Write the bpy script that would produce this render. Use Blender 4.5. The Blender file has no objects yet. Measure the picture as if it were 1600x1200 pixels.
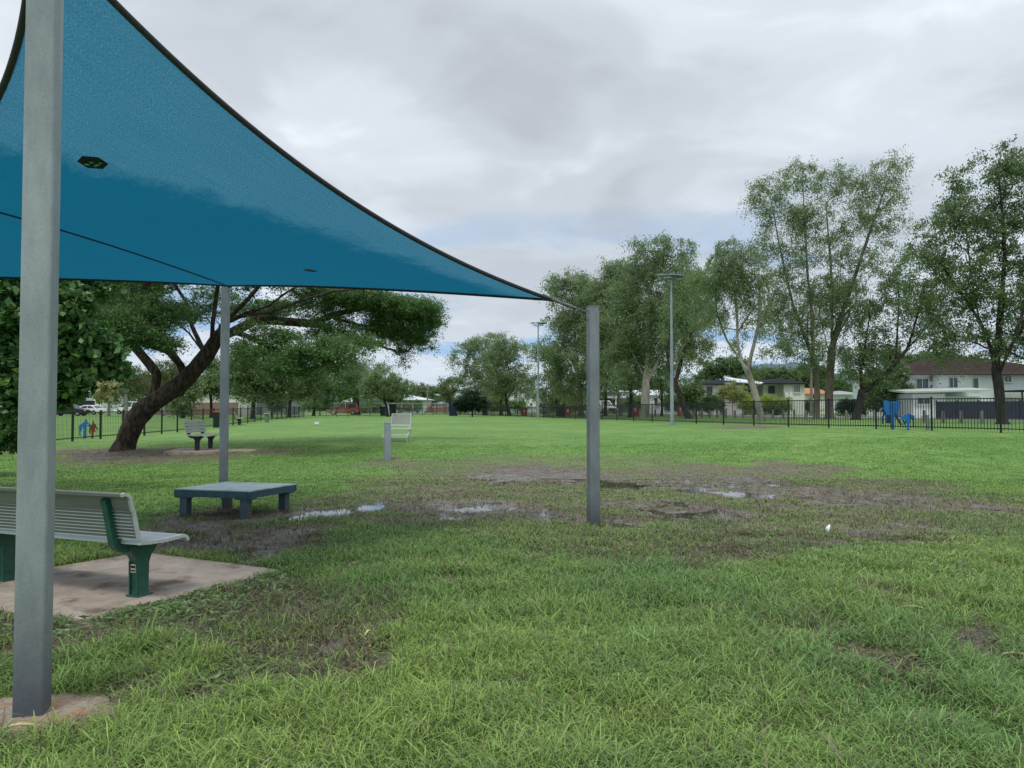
import bpy, bmesh, math, random
import numpy as np
from mathutils import Vector, Matrix
random.seed(7)
RNG = np.random.default_rng(11)
R = math.radians
SC = bpy.context.scene
COL = SC.collection

# ------------------------------------------------------------------ camera
FPX = 1202.0            # focal length measured in photograph pixels
EYE = 1.55
PITCH = math.atan(36 / FPX)
cam_d = bpy.data.cameras.new("camera")
cam_d.sensor_width = 36.0
cam_d.lens = 36.0 * FPX / 1600.0
cam_d.clip_end = 5000
cam_d.clip_start = 0.05
cam = bpy.data.objects.new("camera", cam_d)
COL.objects.link(cam)
cam.location = (0, 0, EYE)
cam.rotation_euler = (R(90) + PITCH, 0, 0)
SC.camera = cam

# ------------------------------------------------------------------ world: overcast sky
SUN_EL, SUN_AZ = 62.0, 200.0
world = bpy.data.worlds.new("World")
SC.world = world
world.use_nodes = True
wn = world.node_tree.nodes
wl = world.node_tree.links
wn.clear()
def WN(t, **k):
    n = wn.new(t)
    for a, b in k.items():
        setattr(n, a, b)
    return n
BGS = 0.12
w_out = WN('ShaderNodeOutputWorld')
w_bg = WN('ShaderNodeBackground')
w_bg.inputs['Strength'].default_value = BGS
wl.new(w_bg.outputs[0], w_out.inputs[0])
w_sky = WN('ShaderNodeTexSky', sky_type='NISHITA')
w_sky.sun_disc = False
w_sky.sun_elevation = R(SUN_EL)
w_sky.sun_rotation = R(SUN_AZ)
w_tc = WN('ShaderNodeTexCoord')
w_sep = WN('ShaderNodeSeparateXYZ')
wl.new(w_tc.outputs['Generated'], w_sep.inputs[0])
def wmath(op, a, b=None, clamp=False):
    n = WN('ShaderNodeMath', operation=op)
    n.use_clamp = clamp
    for i, v in enumerate((a, b)):
        if v is None: continue
        if isinstance(v, (int, float)): n.inputs[i].default_value = v
        else: wl.new(v, n.inputs[i])
    return n.outputs[0]
def wramp(fac, stops, interp='EASE'):
    n = WN('ShaderNodeValToRGB')
    n.color_ramp.interpolation = interp
    e = n.color_ramp.elements
    while len(e) < len(stops): e.new(0.5)
    for i, (p, c) in enumerate(stops):
        e[i].position = p
        e[i].color = (c[0], c[1], c[2], 1) if not isinstance(c, (int, float)) else (c, c, c, 1)
    wl.new(fac, n.inputs[0])
    return n.outputs[0]
zc = wmath('MAXIMUM', w_sep.outputs['Z'], 0.0)
den = wmath('ADD', zc, 0.16)
cx = wmath('DIVIDE', w_sep.outputs['X'], den)
cy = wmath('DIVIDE', w_sep.outputs['Y'], den)
w_comb = WN('ShaderNodeCombineXYZ')
wl.new(cx, w_comb.inputs[0]); wl.new(cy, w_comb.inputs[1])
def wnoise(scale, detail, dist, off, rough=0.5):
    m = WN('ShaderNodeMapping')
    m.inputs['Location'].default_value = off
    wl.new(w_comb.outputs[0], m.inputs[0])
    n = WN('ShaderNodeTexNoise')
    n.inputs['Scale'].default_value = scale
    n.inputs['Detail'].default_value = detail
    n.inputs['Roughness'].default_value = rough
    n.inputs['Distortion'].default_value = dist
    wl.new(m.outputs[0], n.inputs[0])
    return n.outputs[0]
big = wnoise(0.75, 5, 0.35, (3.1, 1.7, 0), 0.48)
mid = wnoise(2.3, 8, 0.5, (7.3, 4.1, 0), 0.5)
mixv = wmath('ADD', wmath('MULTIPLY', big, 0.62), wmath('MULTIPLY', mid, 0.38))
CK = 1.0 / BGS
def ck(c, k=1.0): return tuple(v * CK * k for v in c)
cloud = wramp(mixv, [(0.36, ck((0.46, 0.50, 0.55))), (0.46, ck((0.55, 0.60, 0.655))), (0.54, ck((0.66, 0.72, 0.785))), (0.63, ck((0.82, 0.88, 0.94)))])
# the cloud deck is brighter towards the zenith, as under a real overcast sky
up = WN('ShaderNodeMapRange')
up.inputs['From Min'].default_value = 0.45; up.inputs['From Max'].default_value = 1.0
up.inputs['To Min'].default_value = 1.0; up.inputs['To Max'].default_value = 2.1
wl.new(w_sep.outputs['Z'], up.inputs['Value'])
w_mul = WN('ShaderNodeVectorMath', operation='SCALE')
wl.new(cloud, w_mul.inputs[0]); wl.new(up.outputs[0], w_mul.inputs['Scale'])
# lighter and thinner near the horizon, with blue gaps
hz = WN('ShaderNodeMapRange')
hz.inputs['From Min'].default_value = 0.05; hz.inputs['From Max'].default_value = 0.30
hz.inputs['To Min'].default_value = 1.0; hz.inputs['To Max'].default_value = 0.0
wl.new(w_sep.outputs['Z'], hz.inputs['Value'])
w_mixh = WN('ShaderNodeMixRGB')
wl.new(wmath('MULTIPLY', hz.outputs[0], 0.55), w_mixh.inputs[0])
wl.new(w_mul.outputs[0], w_mixh.inputs[1])
w_mixh.inputs[2].default_value = (*ck((0.62, 0.71, 0.82)), 1)
gapn = wnoise(1.15, 5, 0.4, (11.7, 2.4, 0), 0.55)
gap = wmath('MULTIPLY', wramp(gapn, [(0.50, 0.0), (0.60, 1.0)]), wmath('MULTIPLY', hz.outputs[0], 1.0), True)
w_blue = WN('ShaderNodeMixRGB')
wl.new(gap, w_blue.inputs[0])
wl.new(w_mixh.outputs[0], w_blue.inputs[1])
w_sk = WN('ShaderNodeMixRGB'); w_sk.inputs[0].default_value = 0.75
wl.new(w_sky.outputs[0], w_sk.inputs[1]); w_sk.inputs[2].default_value = (*ck((0.26, 0.47, 0.80)), 1)
wl.new(w_sk.outputs[0], w_blue.inputs[2])
wl.new(w_blue.outputs[0], w_bg.inputs['Color'])

sun_d = bpy.data.lights.new("sun", 'SUN')
sun_d.energy = 1.3
sun_d.angle = R(14)
sun_d.color = (1.0, 0.96, 0.9)
sun = bpy.data.objects.new("sun", sun_d)
COL.objects.link(sun)
az = R(SUN_AZ)
# sky sun_rotation is measured from +Y clockwise
sdir = Vector((math.sin(az) * math.cos(R(SUN_EL)), math.cos(az) * math.cos(R(SUN_EL)), math.sin(R(SUN_EL))))
sun.rotation_euler = sdir.to_track_quat('Z', 'Y').to_euler()
sun.location = (0, 0, 60)

SC.view_settings.view_transform = 'Standard'
SC.view_settings.look = 'None'
SC.view_settings.exposure = 0.14
SC.view_settings.gamma = 1.0
SC.view_settings.use_curve_mapping = False
SC.cycles.max_bounces = 6
SC.cycles.transparent_max_bounces = 8

# ------------------------------------------------------------------ terrain and pixel helpers
def sst(t):
    t = np.clip(t, 0, 1); return t * t * (3 - 2 * t)
def gz(x, y):
    return sst((y - 17) / 9.0) * (0.42 + 0.28 * sst((x - 2) / 12.0) - 0.22 * sst((-x - 5) / 9.0) * (1 - sst((y - 35) / 40.0)))
SP, CP = math.sin(PITCH), math.cos(PITCH)
def ray(px, py):
    u = (px - 800) / FPX; v = (600 - py) / FPX
    return np.array([u, CP - v * SP, SP + v * CP])
def at(px, py, D):
    d = ray(px, py); k = D / d[1]
    return Vector((d[0] * k, D, EYE + d[2] * k))
def X(px, D): return ray(px, 636)[0] / ray(px, 636)[1] * D
def gnd(px, D):
    x = X(px, D); return Vector((x, D, float(gz(x, D))))
def G(px, py):
    d = ray(px, py); t = 1.0
    while t < 900:
        p = d * t
        if EYE + p[2] <= gz(p[0], p[1]): break
        t *= 1.004
    return Vector((p[0], p[1], float(gz(p[0], p[1]))))

# ------------------------------------------------------------------ numpy value noise
def _hash(ix, iy, s):
    h = (ix.astype(np.int64) * 374761393 + iy.astype(np.int64) * 668265263 + s * 974711) & 0x7fffffff
    h = ((h ^ (h >> 13)) * 1274126177) & 0x7fffffff
    return ((h ^ (h >> 16)) & 0xffff) / 65535.0
def vnoise(x, y, s=0):
    x = np.asarray(x, float); y = np.asarray(y, float)
    ix = np.floor(x); iy = np.floor(y); fx = x - ix; fy = y - iy
    fx = fx * fx * (3 - 2 * fx); fy = fy * fy * (3 - 2 * fy)
    a = _hash(ix, iy, s); b = _hash(ix + 1, iy, s); c = _hash(ix, iy + 1, s); d = _hash(ix + 1, iy + 1, s)
    return (a * (1 - fx) + b * fx) * (1 - fy) + (c * (1 - fx) + d * fx) * fy
def fbm(x, y, s=0, o=4):
    t = 0; a = 0.5; n = 0
    for k in range(o):
        t = t + a * vnoise(x * 2 ** k, y * 2 ** k, s + k * 17); n += a; a *= 0.55
    return t / n

# ------------------------------------------------------------------ object helpers
def tag(o, label=None, cat=None, group=None, kind=None):
    if label: o['label'] = label
    if cat: o['category'] = cat
    if group: o['group'] = group
    if kind: o['kind'] = kind
    return o
def empty(name, loc=(0, 0, 0), rz=0.0, label=None, cat=None, group=None):
    o = bpy.data.objects.new(name, None); COL.objects.link(o)
    o.empty_display_size = 0.2
    o.location = loc; o.rotation_euler = (0, 0, rz)
    return tag(o, label, cat, group)
def link_mesh(name, me, m, parent=None):
    if m:
        for q in (m if isinstance(m, (list, tuple)) else [m]): me.materials.append(q)
    o = bpy.data.objects.new(name, me); COL.objects.link(o)
    if parent: o.parent = parent
    return o
def np_mesh(name, V, F, m, parent=None, col=None, smooth=False):
    V = np.asarray(V, dtype=np.float32); F = np.asarray(F, dtype=np.int32)
    me = bpy.data.meshes.new(name)
    me.vertices.add(len(V)); me.vertices.foreach_set('co', V.ravel())
    k = F.shape[1]
    me.loops.add(F.size); me.loops.foreach_set('vertex_index', F.ravel())
    me.polygons.add(len(F)); me.polygons.foreach_set('loop_start', np.arange(0, F.size, k, dtype=np.int32))
    if smooth: me.polygons.foreach_set('use_smooth', np.ones(len(F), dtype=bool))
    if col is not None:
        a = me.color_attributes.new('var', 'FLOAT_COLOR', 'POINT')
        c = np.ones((len(V), 4), dtype=np.float32); c[:, :col.shape[1]] = col
        a.data.foreach_set('color', c.ravel())
    me.update(calc_edges=True)
    return link_mesh(name, me, m, parent)

class MB:
    """collects shapes, links them as one mesh"""
    def __init__(s): s.v = []; s.f = []; s.sm = []
    def add(s, vs, fs, smooth=False):
        b = len(s.v); s.v += [tuple(v) for v in vs]
        for f in fs: s.f.append([b + i for i in f]); s.sm.append(smooth)
    def box(s, c, size, rz=0.0, rx=0.0, bev=0.0, M=None):
        hx, hy, hz = size[0] / 2, size[1] / 2, size[2] / 2
        rot = Matrix.Rotation(rz, 3, 'Z') @ Matrix.Rotation(rx, 3, 'X') if M is None else M
        c = Vector(c)
        if bev <= 0:
            P = [(-hx, -hy, -hz), (hx, -hy, -hz), (hx, hy, -hz), (-hx, hy, -hz), (-hx, -hy, hz), (hx, -hy, hz), (hx, hy, hz), (-hx, hy, hz)]
            s.add([c + rot @ Vector(p) for p in P], [(0, 3, 2, 1), (4, 5, 6, 7), (0, 1, 5, 4), (1, 2, 6, 5), (2, 3, 7, 6), (3, 0, 4, 7)])
        else:
            b = min(bev, hx * .9, hy * .9, hz * .9)
            bm = bmesh.new(); bmesh.ops.create_cube(bm, size=1)
            for v in bm.verts: v.co = Vector((v.co.x * 2 * hx, v.co.y * 2 * hy, v.co.z * 2 * hz))
            bmesh.ops.bevel(bm, geom=bm.edges[:], offset=b, segments=2, affect='EDGES', profile=0.6)
            bm.verts.index_update()
            s.add([c + rot @ v.co for v in bm.verts], [[v.index for v in f.verts] for f in bm.faces]); bm.free()
    def seg(s, a, b, w, h=None, upv=(0, 0, 1)):
        """rectangular bar from a to b, w wide and h high"""
        a = Vector(a); b = Vector(b); h = h or w
        d = (b - a); L = d.length
        if L < 1e-6: return
        d.normalize(); u = Vector(upv)
        if abs(d.dot(u)) > 0.98: u = Vector((0, 1, 0))
        sx = d.cross(u).normalized(); uz = sx.cross(d).normalized()
        M = Matrix((sx, d, uz)).transposed()
        s.box((a + b) / 2, (w, L, h), M=M)
    def tube(s, pts, r, n=8, cap=True, sx=1.0):
        pts = [Vector(p) for p in pts]
        rs = r if isinstance(r, (list, tuple)) else [r] * len(pts)
        rings = []; up = None
        for i, p in enumerate(pts):
            d = (pts[min(i + 1, len(pts) - 1)] - pts[max(i - 1, 0)])
            if d.length < 1e-9: d = Vector((0, 0, 1))
            d.normalize()
            if up is None:
                up = Vector((1, 0, 0)) if abs(d.x) < 0.8 else Vector((0, 1, 0))
            up = (up - d * up.dot(d)); up.normalize()
            w = d.cross(up)
            rings.append([p + (up * math.cos(2 * math.pi * k / n) * sx + w * math.sin(2 * math.pi * k / n)) * rs[i] for k in range(n)])
        vs = [v for rg in rings for v in rg]
        fs = []
        for i in range(len(pts) - 1):
            for k in range(n):
                k2 = (k + 1) % n
                fs.append((i * n + k, i * n + k2, (i + 1) * n + k2, (i + 1) * n + k))
        s.add(vs, fs, True)
        if cap:
            s.add(rings[0], [tuple(range(n))[::-1]]); s.add(rings[-1], [tuple(range(n))])
    def prism(s, poly, x0, x1, axis='X'):
        """extrude a closed 2D outline (a,b) between x0 and x1 along an axis"""
        n = len(poly)
        def P(t, a, b): return {'X': (t, a, b), 'Y': (a, t, b), 'Z': (a, b, t)}[axis]
        vs = [P(x0, a, b) for a, b in poly] + [P(x1, a, b) for a, b in poly]
        fs = [tuple(range(n))[::-1], tuple(range(n, 2 * n))]
        fs += [(i, (i + 1) % n, n + (i + 1) % n, n + i) for i in range(n)]
        s.add(vs, fs)
    def build(s, name, m, parent=None, fix=True):
        me = bpy.data.meshes.new(name)
        me.from_pydata(s.v, [], s.f)
        me.polygons.foreach_set('use_smooth', s.sm)
        if fix:
            bm = bmesh.new(); bm.from_mesh(me); bmesh.ops.recalc_face_normals(bm, faces=bm.faces[:]); bm.to_mesh(me); bm.free()
        me.update()
        return link_mesh(name, me, m, parent)
def copy_tree(o, parent=None):
    c = o.copy(); COL.objects.link(c)
    if parent: c.parent = parent
    for ch in [q for q in SC.objects if q.parent == o]: copy_tree(ch, c)
    return c

# ------------------------------------------------------------------ materials
def mat(name, col, rough=0.8, col2=None, scale=6.0, detail=6, bump=0.0, bscale=None, metal=0.0, spec=0.4, contrast=(0.35, 0.65), stretch=None, col3=None, s3=1.0, c3=(0.5, 0.7)):
    m = bpy.data.materials.new(name); m.use_nodes = True
    nt = m.node_tree; N = nt.nodes; L = nt.links
    b = N['Principled BSDF']
    b.inputs['Base Color'].default_value = (*col, 1)
    b.inputs['Roughness'].default_value = rough
    b.inputs['Metallic'].default_value = metal
    b.inputs['Specular IOR Level'].default_value = spec
    tc = N.new('ShaderNodeTexCoord'); mp = N.new('ShaderNodeMapping')
    L.new(tc.outputs['Object'], mp.inputs[0])
    if stretch: mp.inputs['Scale'].default_value = stretch
    def noise(sc, det):
        n = N.new('ShaderNodeTexNoise'); n.inputs['Scale'].default_value = sc; n.inputs['Detail'].default_value = det
        n.inputs['Roughness'].default_value = 0.6
        L.new(mp.outputs[0], n.inputs[0]); return n.outputs[0]
    def ramp(f, c):
        r = N.new('ShaderNodeMapRange'); r.inputs['From Min'].default_value = c[0]; r.inputs['From Max'].default_value = c[1]
        L.new(f, r.inputs['Value']); return r.outputs[0]
    last = None
    if col2 is not None:
        mx = N.new('ShaderNodeMixRGB'); L.new(ramp(noise(scale, detail), contrast), mx.inputs[0])
        mx.inputs[1].default_value = (*col, 1); mx.inputs[2].default_value = (*col2, 1)
        last = mx.outputs[0]
        if col3 is not None:
            m3 = N.new('ShaderNodeMixRGB'); L.new(ramp(noise(s3, 5), c3), m3.inputs[0])
            L.new(last, m3.inputs[1]); m3.inputs[2].default_value = (*col3, 1); last = m3.outputs[0]
        L.new(last, b.inputs['Base Color'])
    if bump > 0:
        bp = N.new('ShaderNodeBump'); bp.inputs['Strength'].default_value = min(1.0, bump); bp.inputs['Distance'].default_value = 0.02
        L.new(noise(bscale or scale * 3, 8), bp.inputs['Height']); L.new(bp.outputs[0], b.inputs['Normal'])
    return m
def leaf_mat(name, dark, light, trans=0.35, rough=0.5, tint=(0.5, 0.6, 0.1)):
    """leaves: each leaf has its own random tone in attribute var"""
    m = bpy.data.materials.new(name); m.use_nodes = True
    nt = m.node_tree; N = nt.nodes; L = nt.links; N.clear()
    out = N.new('ShaderNodeOutputMaterial'); at_ = N.new('ShaderNodeAttribute'); at_.attribute_name = 'var'
    sp = N.new('ShaderNodeSeparateColor'); L.new(at_.outputs['Color'], sp.inputs[0])
    mx = N.new('ShaderNodeMixRGB'); L.new(sp.outputs[0], mx.inputs[0])
    mx.inputs[1].default_value = (*dark, 1); mx.inputs[2].default_value = (*light, 1)
    m2 = N.new('ShaderNodeMixRGB'); L.new(sp.outputs[1], m2.inputs[0]); L.new(mx.outputs[0], m2.inputs[1]); m2.inputs[2].default_value = (*tint, 1)
    b = N.new('ShaderNodeBsdfPrincipled'); b.inputs['Roughness'].default_value = rough; b.inputs['Specular IOR Level'].default_value = 0.35
    L.new(m2.outputs[0], b.inputs['Base Color'])
    t = N.new('ShaderNodeBsdfTranslucent'); L.new(m2.outputs[0], t.inputs[0])
    ms = N.new('ShaderNodeMixShader'); ms.inputs[0].default_value = trans
    L.new(b.outputs[0], ms.inputs[1]); L.new(t.outputs[0], ms.inputs[2]); L.new(ms.outputs[0], out.inputs[0])
    return m

M_galv = mat('galvanised_steel', (0.27, 0.31, 0.345), 0.48, (0.37, 0.42, 0.445), 9, 10, 0.12, 260, metal=0.25, spec=0.5, stretch=(1, 1, 0.35), col3=(0.20, 0.235, 0.27), s3=2.3, c3=(0.42, 0.72))
M_galv_dark = mat('weathered_galvanised_steel', (0.12, 0.15, 0.185), 0.5, (0.19, 0.23, 0.265), 14, 10, 0.12, 200, metal=0.2, spec=0.5, stretch=(1, 1, 0.35))
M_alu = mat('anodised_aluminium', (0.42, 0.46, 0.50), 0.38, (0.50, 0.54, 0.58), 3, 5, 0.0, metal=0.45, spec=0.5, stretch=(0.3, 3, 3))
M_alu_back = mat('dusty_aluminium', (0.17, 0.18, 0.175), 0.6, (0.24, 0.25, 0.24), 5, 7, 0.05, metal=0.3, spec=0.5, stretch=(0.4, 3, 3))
M_cap = mat('pale_plastic', (0.50, 0.53, 0.50), 0.5, (0.42, 0.45, 0.42), 12)
M_green = mat('green_powder_coat', (0.012, 0.075, 0.052), 0.38, (0.022, 0.11, 0.075), 18, 8, 0.05, 60, spec=0.5, col3=(0.10, 0.12, 0.10), s3=30, c3=(0.66, 0.75))
M_darkmetal = mat('dark_cast_metal', (0.018, 0.028, 0.027), 0.5, (0.03, 0.04, 0.04), 15)
M_black = mat('black_fence_paint', (0.008, 0.011, 0.012), 0.5, (0.014, 0.018, 0.02), 10)
M_conc = mat('concrete', (0.33, 0.265, 0.215), 0.9, (0.44, 0.37, 0.31), 5, 10, 0.5, 60, col3=(0.16, 0.115, 0.085), s3=2.6, c3=(0.52, 0.66))
M_footing = mat('rough_concrete', (0.30, 0.22, 0.16), 0.95, (0.42, 0.35, 0.29), 22, 10, 1.0, 55, col3=(0.42, 0.20, 0.09), s3=8, c3=(0.52, 0.72))
M_web = mat('dark_webbing', (0.03, 0.027, 0.032), 0.8, (0.055, 0.05, 0.058), 40, 6, 0.3, 300)
M_steel = mat('shackle_steel', (0.10, 0.10, 0.10), 0.5, (0.2, 0.2, 0.2), 30, metal=0.6)
M_tabletop = mat('pale_table_top', (0.36, 0.43, 0.43), 0.4, (0.48, 0.54, 0.54), 6, 9, 0.15, 90, spec=0.5, col3=(0.13, 0.19, 0.2), s3=3, c3=(0.5, 0.7))  # top coloured much paler than apron and legs, with darker mottling
M_teal = mat('teal_painted_timber', (0.022, 0.062, 0.085), 0.5, (0.04, 0.095, 0.12), 10, 9, 0.25, 60, col3=(0.10, 0.11, 0.11), s3=14, c3=(0.6, 0.8))
M_teal_leg = mat('dirty_teal_leg', (0.035, 0.075, 0.09), 0.6, (0.06, 0.10, 0.11), 8, 8, 0.2, 50, col3=(0.10, 0.085, 0.07), s3=5, c3=(0.5, 0.7))
M_bark_dark = mat('dark_rough_bark', (0.020, 0.015, 0.011), 0.95, (0.075, 0.056, 0.042), 11, 12, 1.0, 16, stretch=(1, 1, 0.45), contrast=(0.42, 0.6))
M_bark_black = mat('blackish_bark', (0.016, 0.014, 0.014), 0.95, (0.05, 0.042, 0.036), 6, 10, 1.0, 14, stretch=(1, 1, 0.4))
M_bark_grey = mat('grey_brown_bark', (0.10, 0.082, 0.066), 0.9, (0.20, 0.17, 0.14), 4, 10, 0.8, 10, stretch=(1, 1, 0.3))
M_bark_pale = mat('pale_gum_bark', (0.24, 0.22, 0.195), 0.85, (0.42, 0.39, 0.35), 2.5, 9, 0.3, 8, stretch=(1, 1, 0.35), col3=(0.14, 0.11, 0.085), s3=1.2, c3=(0.5, 0.65))
# ------------------------------------------------------------------ masks of mud and dead grass (world metres)
PATCH = []   # x, y, rx, ry, mud, dead, slope(dy per dx)
def patch(px, py, rx, ry, mud, dead):
    c = G(px, py); a = G(px, py - ry); b = G(px, py + ry); e = G(px + rx, py)
    PATCH.append((c.x, (a.y + b.y) / 2, abs(e.x - c.x), max(0.15, abs(a.y - b.y) / 2), mud, dead))
patch(850, 742, 135, 17, 1.15, 1.0); patch(960, 755, 80, 13, 0.9, 1.0); patch(775, 740, 60, 9, .6, .8)
patch(1010, 742, 90, 10, .55, 1.0); patch(1120, 754, 120, 16, .95, 1.0); patch(1210, 768, 130, 15, .95, 1.0)
patch(1330, 777, 130, 14, .85, 1.0); patch(1450, 789, 110, 11, .8, .9); patch(1560, 796, 70, 9, .75, .9)
patch(1150, 735, 170, 9, .3, 1.0); patch(1300, 758, 170, 12, .25, .9)
patch(1080, 800, 110, 15, 1.0, 1.0); patch(985, 818, 70, 10, 1.05, 1.0); patch(1000, 790, 80, 12, .75, .9)
patch(740, 797, 130, 16, .9, 1.0); patch(850, 812, 80, 11, .75, .9); patch(640, 785, 80, 13, .75, .9); patch(700, 770, 110, 13, .3, .9)
patch(1380, 838, 60, 8, .8, .9); patch(1350, 820, 110, 12, .45, .8); patch(1190, 850, 130, 24, .35, .85); patch(1120, 880, 70, 16, .4, .8)
patch(385, 846, 95, 24, 1.0, 1.0); patch(455, 866, 50, 18, .9, 1.0); patch(330, 822, 80, 14, .95, 1.0); patch(490, 800, 70, 8, .8, .7); patch(430, 812, 30, 7, .9, .8)
patch(350, 808, 100, 8, .8, .9)
patch(280, 960, 200, 46, .3, 1.1); patch(300, 1080, 60, 24, .4, .8); patch(575, 1000, 45, 28, .45, 1.0); patch(440, 990, 130, 50, .15, .85)
patch(500, 945, 120, 30, .05, .45); patch(150, 1000, 110, 34, .45, 1.1)
patch(1590, 1030, 50, 24, 1.0, 1.0); patch(1420, 1070, 60, 25, .45, .8); patch(1260, 1000, 60, 25, .1, .6); patch(1395, 945, 40, 18, .3, .7)
patch(190, 712, 60, 9, 1.0, 1.0); patch(130, 707, 90, 5, .9, 1.0); patch(280, 711, 70, 6, .9, 1.0); patch(430, 705, 45, 3, 1.0, 1.0); patch(230, 720, 120, 8, .2, .8)
patch(600, 718, 20, 5, .7, .9); patch(60, 1150, 90, 40, .4, .9); patch(700, 728, 120, 8, .1, .7); patch(890, 720, 160, 8, .05, .6)
patch(1165, 668, 60, 3, .6, .8)
patch(820, 770, 260, 45, .12, .8); patch(1180, 785, 330, 42, .12, .8); patch(1450, 800, 240, 30, .1, .7); patch(650, 790, 160, 30, .15, .8); patch(1050, 850, 220, 30, .05, .55)
def masks(x, y):
    x = np.asarray(x, float); y = np.asarray(y, float)
    mud = np.zeros_like(x); dead = np.zeros_like(x)
    wx = x + (fbm(x * .9, y * .9, 3) - .5) * 1.6; wy = y + (fbm(x * .9, y * .9, 9) - .5) * 1.6
    for cx_, cy_, rx, ry, m, d in PATCH:
        q = ((wx - cx_) / rx) ** 2 + ((wy - cy_) / ry) ** 2
        g = np.clip(1.35 - q, 0, 1); g = g * g * (3 - 2 * g)
        mud = np.maximum(mud, m * g); g2 = np.clip(1.9 - q, 0, 1); dead = np.maximum(dead, d * g2)
    n = .55 * fbm(x * 2.6, y * 2.6, 21, 4) + .45 * fbm(x * 8.5, y * 8.5, 22, 3)
    mud = np.clip((mud - .5) * 1.5 + (n - .46) * 4.2, 0, 1) * (mud > .04)
    dead = np.clip(dead * (.45 + 1.1 * fbm(x * 1.7, y * 1.7, 31)), 0, 1)
    # scattered small bare spots in the long grass
    s = fbm(x * 1.9, y * 1.9, 47, 3)
    spot = np.clip((s - .70) * 9, 0, 1) * (y < 13)
    return np.clip(mud + spot * .5, 0, 1), np.clip(dead + spot * .6, 0, 1)
def micro(x, y):
    h = (fbm(x * 1.3, y * 1.3, 5, 3) - .5) * .05 + (fbm(x * 7, y * 7, 6, 3) - .5) * .022
    md, dd = masks(x, y)
    far = np.clip((y - 30) / 10, 0, 1)
    pud = np.zeros_like(x)
    for (px, py, rx, ry, dep) in PUD:
        pud = np.maximum(pud, dep * np.clip(1.2 - ((x - px) / rx) ** 2 - ((y - py) / ry) ** 2, 0, 1))
    wz = np.clip((x + 3.1) / .8, 0, 1) * np.clip((y - 9) / .8, 0, 1) * np.clip((18 - y) / 1.5, 0, 1)
    churn = ((fbm(x * 4.2, y * 2.6, 8, 4) - .52) * .10 - .013) * md * wz
    return (h * (1 - far) - pud + churn + .012 * (1 - md) - .006) * (1 - far * .9)
PUD = []
def pud(px, py, rx, ry, dep):
    c = G(px, py); a = G(px, py - ry); b = G(px, py + ry); e = G(px + rx, py)
    PUD.append((c.x, (a.y + b.y) / 2, abs(e.x - c.x), abs(a.y - b.y) / 2, dep))
pud(462, 808, 30, 6, .075); pud(515, 800, 42, 8, .075); pud(582, 792, 24, 8, .07); pud(485, 805, 30, 5, .035)
pud(740, 795, 45, 6, .035); pud(700, 808, 20, 4, .035); pud(960, 757, 60, 6, .03); pud(880, 742, 60, 7, .028)
pud(985, 820, 40, 5, .03); pud(1080, 803, 60, 6, .026); pud(1180, 773, 60, 6, .028); pud(1540, 794, 40, 3, .03)
pud(1110, 765, 50, 5, .026); pud(820, 735, 50, 5, .02)

# ------------------------------------------------------------------ ground sheet
def axis(lo, f0, f1, hi, step, g):
    a = list(np.arange(f0, f1 + 1e-6, step)); p = f1; s = step
    while p < hi: s *= g; p += s; a.append(p)
    p = f0; s = step
    while p > lo: s *= g; p -= s; a.insert(0, p)
    return np.array(a)
gx = axis(-900, -13, 14, 900, .07, 1.06); gy = axis(-80, 2.2, 22, 1500, .07, 1.05)
GX, GY = np.meshgrid(gx, gy)
md, dd = masks(GX, GY)
GZ = gz(GX, GY) + micro(GX, GY)
nx, ny = len(gx), len(gy)
idx = np.arange(nx * ny).reshape(ny, nx)
F = np.stack([idx[:-1, :-1], idx[:-1, 1:], idx[1:, 1:], idx[1:, :-1]], -1).reshape(-1, 4)
V = np.stack([GX, GY, GZ], -1).reshape(-1, 3)
wet = np.clip((md - .25) * 1.6, 0, 1) * np.clip(.2 + 1.3 * fbm(GX * 1.1, GY * 1.1, 77), 0, 1) * np.clip((20 - GY) / 3, 0.05, 1) * np.clip((GX + 4.6) / 1.5, .25, 1)
red = np.clip(1 - ((GX + 3.4) / 1.6) ** 2 - ((GY - 8.6) / 1.6) ** 2, 0, 1)
colr = np.stack([md, dd, wet, ], -1).reshape(-1, 3)

mg = bpy.data.materials.new('turf_and_mud'); mg.use_nodes = True
nt = mg.node_tree; N = nt.nodes; L = nt.links
bs = N['Principled BSDF']; bs.inputs['Specular IOR Level'].default_value = .35
a_ = N.new('ShaderNodeAttribute'); a_.attribute_name = 'var'
sp_ = N.new('ShaderNodeSeparateColor'); L.new(a_.outputs['Color'], sp_.inputs[0])
tc_ = N.new('ShaderNodeTexCoord')
def gno(sc, det, ro=.6, st=None):
    n = N.new('ShaderNodeTexNoise'); n.inputs['Scale'].default_value = sc; n.inputs['Detail'].default_value = det; n.inputs['Roughness'].default_value = ro
    if st:
        m = N.new('ShaderNodeMapping'); m.inputs['Scale'].default_value = st; L.new(tc_.outputs['Object'], m.inputs[0]); L.new(m.outputs[0], n.inputs[0])
    else: L.new(tc_.outputs['Object'], n.inputs[0])
    return n.outputs[0]
def gmr(f, a, b, c=0., d=1.):
    r = N.new('ShaderNodeMapRange'); r.inputs['From Min'].default_value = a; r.inputs['From Max'].default_value = b
    r.inputs['To Min'].default_value = c; r.inputs['To Max'].default_value = d
    L.new(f, r.inputs['Value']); return r.outputs[0]
def gmix(f, a, b):
    m = N.new('ShaderNodeMixRGB')
    for i, v in enumerate((f, a, b)):
        if isinstance(v, tuple): m.inputs[i].default_value = (*v, 1)
        elif isinstance(v, float): m.inputs[i].default_value = v
        else: L.new(v, m.inputs[i])
    return m.outputs[0]
g1 = gmix(gmr(gno(.16, 4), .38, .62), (.12, .24, .05), (.185, .305, .07))
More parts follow.
